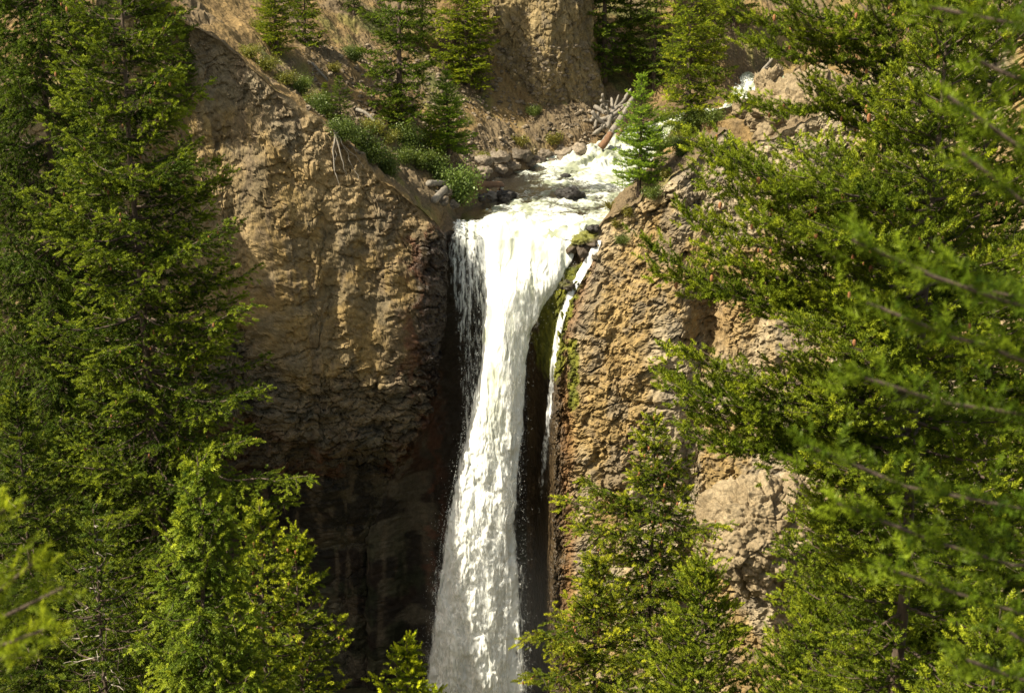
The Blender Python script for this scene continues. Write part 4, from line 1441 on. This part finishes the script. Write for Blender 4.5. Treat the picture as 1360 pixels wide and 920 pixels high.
# --- right: firs and pines on the near slope
conifer(1262, -60, 21, 'fir', 1101, 'big fir on the right with a straight dark trunk and long level branches', name='fir_tree', group='firs on the near slope', rmax=2.0, step=.5, cones=90, lean=(0, 0), bright=1.1,
        targets=[(855, 345, 21, .15, 1.0), (905, 300, 21.5, .1), (925, 215, 21, .15, 1.1), (930, 250, 22, .1), (990, 300, 20, .1), (940, 350, 21, .1), (1010, 380, 21, 0),
                 (885, 480, 20.5, .1, .9), (880, 515, 21, 0, .9), (915, 560, 20.5, 0), (905, 590, 21, -.05), (960, 600, 20, 0), (1060, 440, 19.5, 0), (1080, 250, 19.5, .1), (1100, 330, 19, 0),
                 (1090, 560, 19.5, 0), (1120, 640, 19.5, -.1), (1130, 480, 19, 0), (1050, 200, 23, .1), (1110, 720, 20, -.2), (915, 200, 21.5, .2), (985, 215, 22.5, .15), (1040, 300, 21, .1), (870, 375, 21.2, .05, .8), (930, 395, 20.6, 0, .8), (1030, 345, 22, .1), (895, 540, 20, 0), (985, 560, 22, 0), (1060, 500, 21, 0), (1060, 620, 21, -.05), (1100, 400, 20, .1), (1160, 780, 20, -.2)])
conifer(1198, -150, 26, 'fir', 1102, 'fir behind with a forked dark trunk under the top edge at the right', name='fir_tree', group='firs on the near slope', rmax=1.6, zvis=57, bright=.9, cones=60,
        targets=[(965, 20, 26, .2), (985, 60, 25.5, .1), (960, 140, 26, -.05), (1020, 0, 25, .2), (1070, 40, 25, .1), (1130, 120, 24.5, .1)])
conifer(1335, -100, 27, 'fir', 1103, 'dark fir at the right edge behind the blurred branches', name='fir_tree', group='firs on the near slope', rmax=2.6, bright=.7)
conifer(870, 545, 36, 'spruce', 1104, 'spruce with a thin brown coned top in front of the right cliff', rmax=2.0, cones=160, taper=.85, bright=1.5, tint=(1.3, 1.2, 1),
        targets=[(742, 662, 36, .1), (760, 700, 35, .1), (775, 640, 36, .2), (960, 700, 35, 0)])
conifer(792, 742, 31, 'spruce', 1105, 'lower spruce left of the coned one, branches hanging over the gorge', rmax=1.7, cones=60, bright=1.6, tint=(1.35, 1.2, 1),
        targets=[(712, 845, 30, 0), (708, 905, 30, 0)])
conifer(935, 742, 24, 'fir', 1106, 'broad bright fir crown low in the middle right', name='fir_tree', group='firs on the near slope', rmax=1.9, bright=1.3, step=.36)
conifer(1080, 790, 23, 'fir', 1107, 'fir crown at the bottom under the big fir', name='fir_tree', group='firs on the near slope', rmax=1.9, bright=1.0, step=.38)
conifer(1180, 640, 27, 'fir', 1108, 'fir growing close behind the big trunk', name='fir_tree', group='firs on the near slope', rmax=2.2, bright=1.0)
conifer(1330, 800, 18, 'fir', 1109, 'fir crown filling the bottom right corner', name='fir_tree', group='firs on the near slope', rmax=1.6, bright=1.2)
conifer(1330, 330, 25, 'fir', 1110, 'fir behind the blurred branches near the right edge', name='fir_tree', group='firs on the near slope', rmax=2.2, bright=.9)


# --- out-of-focus branches of two trees beside the camera
def near_tree(px, Y, top_z, seed, label, targets, tint=(1, 1, 1)):
    b = at(px, 460, Y)
    gz = float(near_ground(np.array([b[0]]), np.array([Y]))[0]) - .2
    base = np.array([b[0], Y, gz])
    C = Crown('fir', seed)
    C.dead = Tubes()
    C.s.update(sp=0.08, lat=0.14, shoot=0.075, den=0.034, sag=0.05)
    for k in ('c0', 'c1', 'c2'):
        C.s[k] = tuple(np.array(C.s[k]) * np.array(tint))
    H = top_z - gz
    t = np.linspace(0, 1, 12)
    C.trunk(np.stack([0 * t, 0 * t, H * t], -1), lerp(.12, .04, t))
    for (tx, ty, tY, rise, w) in targets:
        e = at(tx, ty, tY) - base
        Lh = math.hypot(e[0], e[1])
        a0 = np.array([0, 0, e[2] - rise * Lh])
        C.branch(a0, e, .005, w, start=.25, den=1.0)
    C.build('fir_tree', base, label, 'tree', 'firs beside the viewpoint', needle_template(30, 0.9, 0.42, 0.055, 5))


near_tree(1640, 4.2, 73, 1201, 'blurred fir branches at the right edge, closest to the viewer',
          [(1232, 32, 4.3, -.1, 1.0), (1256, 150, 4.2, .35, 1.0), (1300, 100, 4.4, .1, 1.0), (1275, 225, 4.2, .45, .8), (1130, 345, 4.2, .12, 1.0), (1150, 425, 4.3, .1, 1.0), (1125, 520, 4.1, .02, 1.0), (1225, 385, 4.1, .1, 1.0),
           (1070, 618, 4.2, .12, 1.1), (1110, 690, 4.3, .12, 1.0), (1165, 770, 4.2, .12, .8), (1280, 890, 4.1, .1, 1.0), (1340, 850, 4.3, .2, 1.0), (1320, 480, 4.2, .1, 1.0)], (.66, .78, .68))
near_tree(-300, 4.0, 70, 1202, 'blurred bright fir branch at the lower left corner, close to the viewer',
          [(88, 795, 4.0, .2, .8), (50, 760, 4.0, .4, .8), (8, 690, 4.0, .6, .7), (62, 850, 3.9, .1, .8), (25, 880, 4.0, 0, .8)], (1.1, 1.1, .8))


# --- far conifers above the fall: three built ones, then copies
def far_proto(seed, H, rmax, tint=(1, 1, 1), bright=1.0, step=.75, top_fill=.92, **sty):
    C = Crown('far', seed)
    C.s.update(sty)
    C.dead = Tubes()
    r = C.r
    for k in ('c0', 'c1', 'c2'):
        C.s[k] = tuple(np.array(C.s[k]) * np.array(tint))
    C.s['tip'] *= bright
    t = np.linspace(0, 1, 14)
    trk = np.stack([.08 * np.sin(t * 4), .08 * np.cos(t * 3) - .08, H * t], -1)
    C.trunk(trk, lerp(.02 * H, .02, t))
    z = H - .2
    az = r.uniform(0, 6)
    while z > H * (1 - top_fill):
        dt = H - z
        Lb = min(rmax, .25 + .42 * dt)
        k = int(r.integers(4, 7))
        for i in range(k):
            a = az + i * 6.283 / k + r.normal(0, .3)
            d = np.array([math.cos(a), math.sin(a), np.interp(dt / H, [0, .2, 1], [.7, .2, -.2]) + r.normal(0, .08)])
            a0 = np.array([np.interp(z, trk[:, 2], trk[:, 0]), np.interp(z, trk[:, 2], trk[:, 1]), z + r.normal(0, .15)])
            C.branch(a0, a0 + d * Lb * r.uniform(.55, 1.15), .03 + .01 * Lb, 1.0, den=1.0)
        az += 1.2
        z -= step * r.uniform(.7, 1.35)
    q = np.stack([trk[-1] - np.array([0, 0, x]) for x in np.linspace(0, .9, 8)])
    C.shoots(q, np.array([0, 0, 1.0]) + r.normal(0, .4, q.shape), .8, np.full(len(q), C.s['tip']))
    V, F = C.T.arrays()
    return (mesh_np('trunk', V, F, M_BARK), foliage_mesh('crown', C.data(), T_FAR, r), H)


FAR = [far_proto(1301, 14, 2.6), far_proto(1302, 14, 2.5, (1.25, 1.2, .9), 1.3, .6), far_proto(1303, 10, 2.4, (1.8, 2.0, 2.3), .8, .32, .86, shoot=.22, den=.12, sp=.2, lat=.6, hang=-.05), far_proto(1304, 12, 2.3, (.75, .8, .9), .6),
       far_proto(1305, 7, 2.0, (1.0, 1.0, .9), 1.0, .55)]


def far_tree(px, base_py, top_py, proto, rot, label, only=None, wide=1.0, Y=None):
    b = hit(px, base_py, only) if Y is None else at(px, base_py, Y)
    zt = at(px, top_py, b[1])[2]
    tr, cr, H = FAR[proto]
    s = (zt - b[2]) / H
    o = thing('fir_tree', b - np.array([0, 0, .2]), label, 'tree', 'conifers above the fall')
    o.rotation_euler = (0, 0, rot)
    o.scale = (s * wide, s * wide, s)
    link('trunk', tr, o)
    link('crown', cr, o)
    return o


far_tree(848, 258, 96, 2, .4, 'young pale green fir standing on the bank right of the rapids', ('land',), 1.0)
far_tree(912, 172, -60, 1, 1.0, 'tall yellow green fir above the stream, right of the young fir', ('land',), 1.0)
far_tree(868, 120, -50, 3, 2.0, 'dark fir in the gap left of the tall yellow green one', ('land',))
far_tree(803, 108, -120, 3, 3.0, 'dark shaded fir right against the buttress', ('land',), 1.0)
far_tree(835, 100, -60, 3, 0.3, 'dark fir deep in the gap behind the driftwood', ('land',), .8)
far_tree(622, 118, -70, 1, 4.0, 'tall fir left of the buttress, leaving the top of the picture', ('land',), 1.25)
far_tree(596, 214, 92, 2, 5.0, 'mid green fir on the slope above the leafy bush', ('land',), 1.2)
far_tree(572, 215, 150, 4, 1.2, 'short fir below the dark one on the slope', ('land',))
far_tree(532, 172, -90, 3, 2.2, 'tall dark fir on the shaded brown slope', ('land',), 1.0)
far_tree(528, 175, 110, 4, 0.2, 'bushy low fir at the foot of the tall dark one', ('land',), 1.2)
far_tree(368, 70, -60, 1, 3.3, 'fir on the top of the left cliff', None, 1.15)
far_tree(405, 60, -40, 4, 1.3, 'low fir beside the one on top of the left cliff', None, 1.0)
far_tree(452, 175, 98, 3, 0.8, 'small dark fir on the ridge behind the hanging roots', None, 1.2)
far_tree(432, 155, 108, 4, 2.8, 'pale small fir on the ridge left of the dark one', None, 1.0)
far_tree(222, 130, -70, 3, 0.6, 'dark fir clinging to the cliff top near the left spruces', None, 1.0)
far_tree(250, 150, 40, 3, 1.9, 'narrow dark fir hanging on the cliff face', None, .8)
far_tree(560, 60, -100, 0, 1.1, 'green fir high on the slope at the top edge', ('land',), .8)
far_tree(470, 20, -90, 3, 1.5, 'dark fir high on the slope left of the top middle', ('land',), .8)
far_tree(948, 110, -80, 0, 2.5, 'green fir behind the tall yellow green one', ('land',), .8)
far_tree(975, 40, -120, 3, 0.5, 'dark fir at the top edge above the upper chute', ('land',), 1.0)


# --- shrubs and ground plants
def shrub_mesh(seed, H, W, c0, c1, leaf=.10, n=1500, flat=1.0):
    r = np.random.default_rng(seed)
    T = Tubes()
    k = 12
    P = []
    for i in range(k):
        a = r.uniform(0, 6.28)
        e = np.array([math.cos(a) * W * r.uniform(.1, .8), math.sin(a) * W * r.uniform(.1, .8), H * r.uniform(.5, 1.0)])
        t = np.linspace(0, 1, 6)[:, None]
        pts = e * t + np.array([0, 0, .15 * H]) * np.sin(t * 3.1)
        T.add(pts, np.linspace(.025, .006, 6), 4)
        m = n // k
        tt = r.uniform(.3, 1.05, m)[:, None]
        P.append(e * tt + r.normal(0, W * .17, (m, 3)) * np.array([1, 1, .9]))
    P = np.concatenate(P)
    P[:, 2] = np.abs(P[:, 2])
    m = len(P)
    d = r.normal(0, 1, (m, 3)) + np.array([0, 0, .3])
    d /= np.linalg.norm(d, axis=1)[:, None]
    s = np.cross(d, r.normal(0, 1, (m, 3)))
    s /= np.linalg.norm(s, axis=1)[:, None]
    l = leaf * r.uniform(.6, 1.4, (m, 1))
    V = np.stack([P, P + d * l * .5 + s * l * .32, P + d * l, P + d * l * .5 - s * l * .32], 1).reshape(-1, 3)
    F = np.arange(len(V)).reshape(-1, 4)
    c = mixc(np.tile(c0, (m, 1)), np.tile(c1, (m, 1)), r.random(m))
    Vt, Ft = T.arrays()
    return mesh_np('stem', Vt, Ft, M_BARK), mesh_np('foliage', V, F, M_BROAD, np.repeat(c, 4, 0), smooth=False)


BR_L = ((0.08, 0.13, 0.025), (0.17, 0.22, 0.05))
SHR = {'leafy': shrub_mesh(1, 2.6, 1.9, *BR_L, leaf=.15, n=6000), 'green': shrub_mesh(2, 1.0, 1.1, (0.06, 0.095, 0.015), (0.14, 0.17, 0.03), .09, 3200), 'yellow': shrub_mesh(3, .7, 1.0, (0.10, 0.11, 0.02), (0.24, 0.22, 0.035), .085, 2600),
       'dark': shrub_mesh(4, 1.2, 1.3, (0.045, 0.075, 0.013), (0.115, 0.15, 0.03), .095, 4200), 'olive': shrub_mesh(5, .6, .8, (0.12, 0.11, 0.02), (0.20, 0.17, 0.03), .10, 1100)}


def shrub(px, py, kind, s, label, group='low shrubs on the slopes', only=None):
    b = hit(px, py, only)
    o = thing('shrub', b - np.array([0, 0, .1]), label, 'shrub', group)
    o.rotation_euler = (0, 0, px * 1.7)
    o.scale = (s, s, s)
    link('stem', SHR[kind][0], o)
    link('foliage', SHR[kind][1], o)


shrub(610, 272, 'leafy', 1.25, 'bright light green leafy bush at the left edge of the pool', None, ('land',))
SH = [(802, 286, 'olive', .9, 'olive tuft nearest the lip on the right bank'), (812, 277, 'olive', 1.1, 'olive tuft on the right bank just below the fir'), (868, 262, 'green', 1.0, 'green shrub on the crest right of the young fir'), (885, 236, 'olive', 1.2, 'olive shrub high on the crest right of the young fir'), (905, 205, 'dark', 1.1, 'dark shrub on the crest over the right cliff'),
      (908, 178, 'green', 1.7, 'green shrub by the dirt patch behind the crest'), (925, 168, 'dark', 1.5, 'dark shrub by the dirt patch behind the crest'), (945, 165, 'green', 1.4, 'green shrub left of the upper chute'), (330, 75, 'yellow', 1.2, 'yellow shrub at the crest of the left cliff'), (352, 92, 'yellow', 1.3, 'yellow shrub where the cliff crest starts to fall'), (378, 110, 'yellow', 1.2, 'yellow shrub on the crest below the thin dead trunk'),
      (398, 122, 'green', 1.2, 'green shrub on the crest above the smooth wall'), (412, 135, 'yellow', .9, 'small yellow shrub on the crest above the smooth wall'), (425, 150, 'dark', 1.1, 'dark shrub on the crest left of the small fir'),
      (455, 185, 'dark', 1.2, 'dark shrub right behind the top of the hanging roots'), (475, 195, 'dark', 1.3, 'dark shrub right of the hanging roots'), (492, 215, 'dark', 1.4, 'dark shrub draped over the cliff edge'),
      (515, 232, 'dark', 1.3, 'lowest dark shrub draped over the cliff edge'), (495, 175, 'yellow', 1.4, 'yellow green shrub on the ridge near the bleached trunk'), (515, 188, 'yellow', 1.2, 'yellow green shrub between ridge and slope'),
      (535, 215, 'green', 1.2, 'green shrub behind the draped dark ones'), (560, 222, 'green', 1.5, 'green shrub under the mid green fir'), (580, 235, 'dark', 1.3, 'dark shrub behind the leafy bush'), (540, 195, 'dark', 1.5, 'dark shrub under the tall dark fir'),
      (708, 152, 'green', .9, 'single round green shrub on the talus below the buttress'), (690, 192, 'olive', 1.4, 'olive tuft on top of the pool bank'), (735, 190, 'olive', 1.6, 'wide olive shrub on the bank below the buttress'),
      (640, 212, 'yellow', 1.0, 'yellow green tuft at the left end of the bank'), (660, 205, 'olive', .9, 'small olive tuft on the left bank'), (820, 300, 'olive', 1.0, 'olive green shrub on the right bank above the rivulet'), (835, 285, 'olive', 1.2, 'larger olive shrub on the right bank below the young fir'),
      (828, 322, 'green', .7, 'small green plant on the right cliff top'), (880, 200, 'green', 1.6, 'green shrub beside the stream right of the young fir'), (900, 190, 'yellow', 1.4, 'yellow green shrub at the foot of the tall fir'), (885, 168, 'green', 1.6, 'green shrub above the cascade'),
      (920, 172, 'green', 1.3, 'green shrub right of the tall fir'), (935, 730, 'dark', .9, 'dark shrub growing on the pale outcrop'), (470, 80, 'dark', 1.0, 'dark plants on the brown slope'), (445, 95, 'olive', 1.2, 'olive plants on the brown slope'), (345, 40, 'yellow', 1.2, 'yellow shrub below the cliff top fir')]
for px, py, k, s, lb in SH:
    shrub(px, py, k, s, lb)
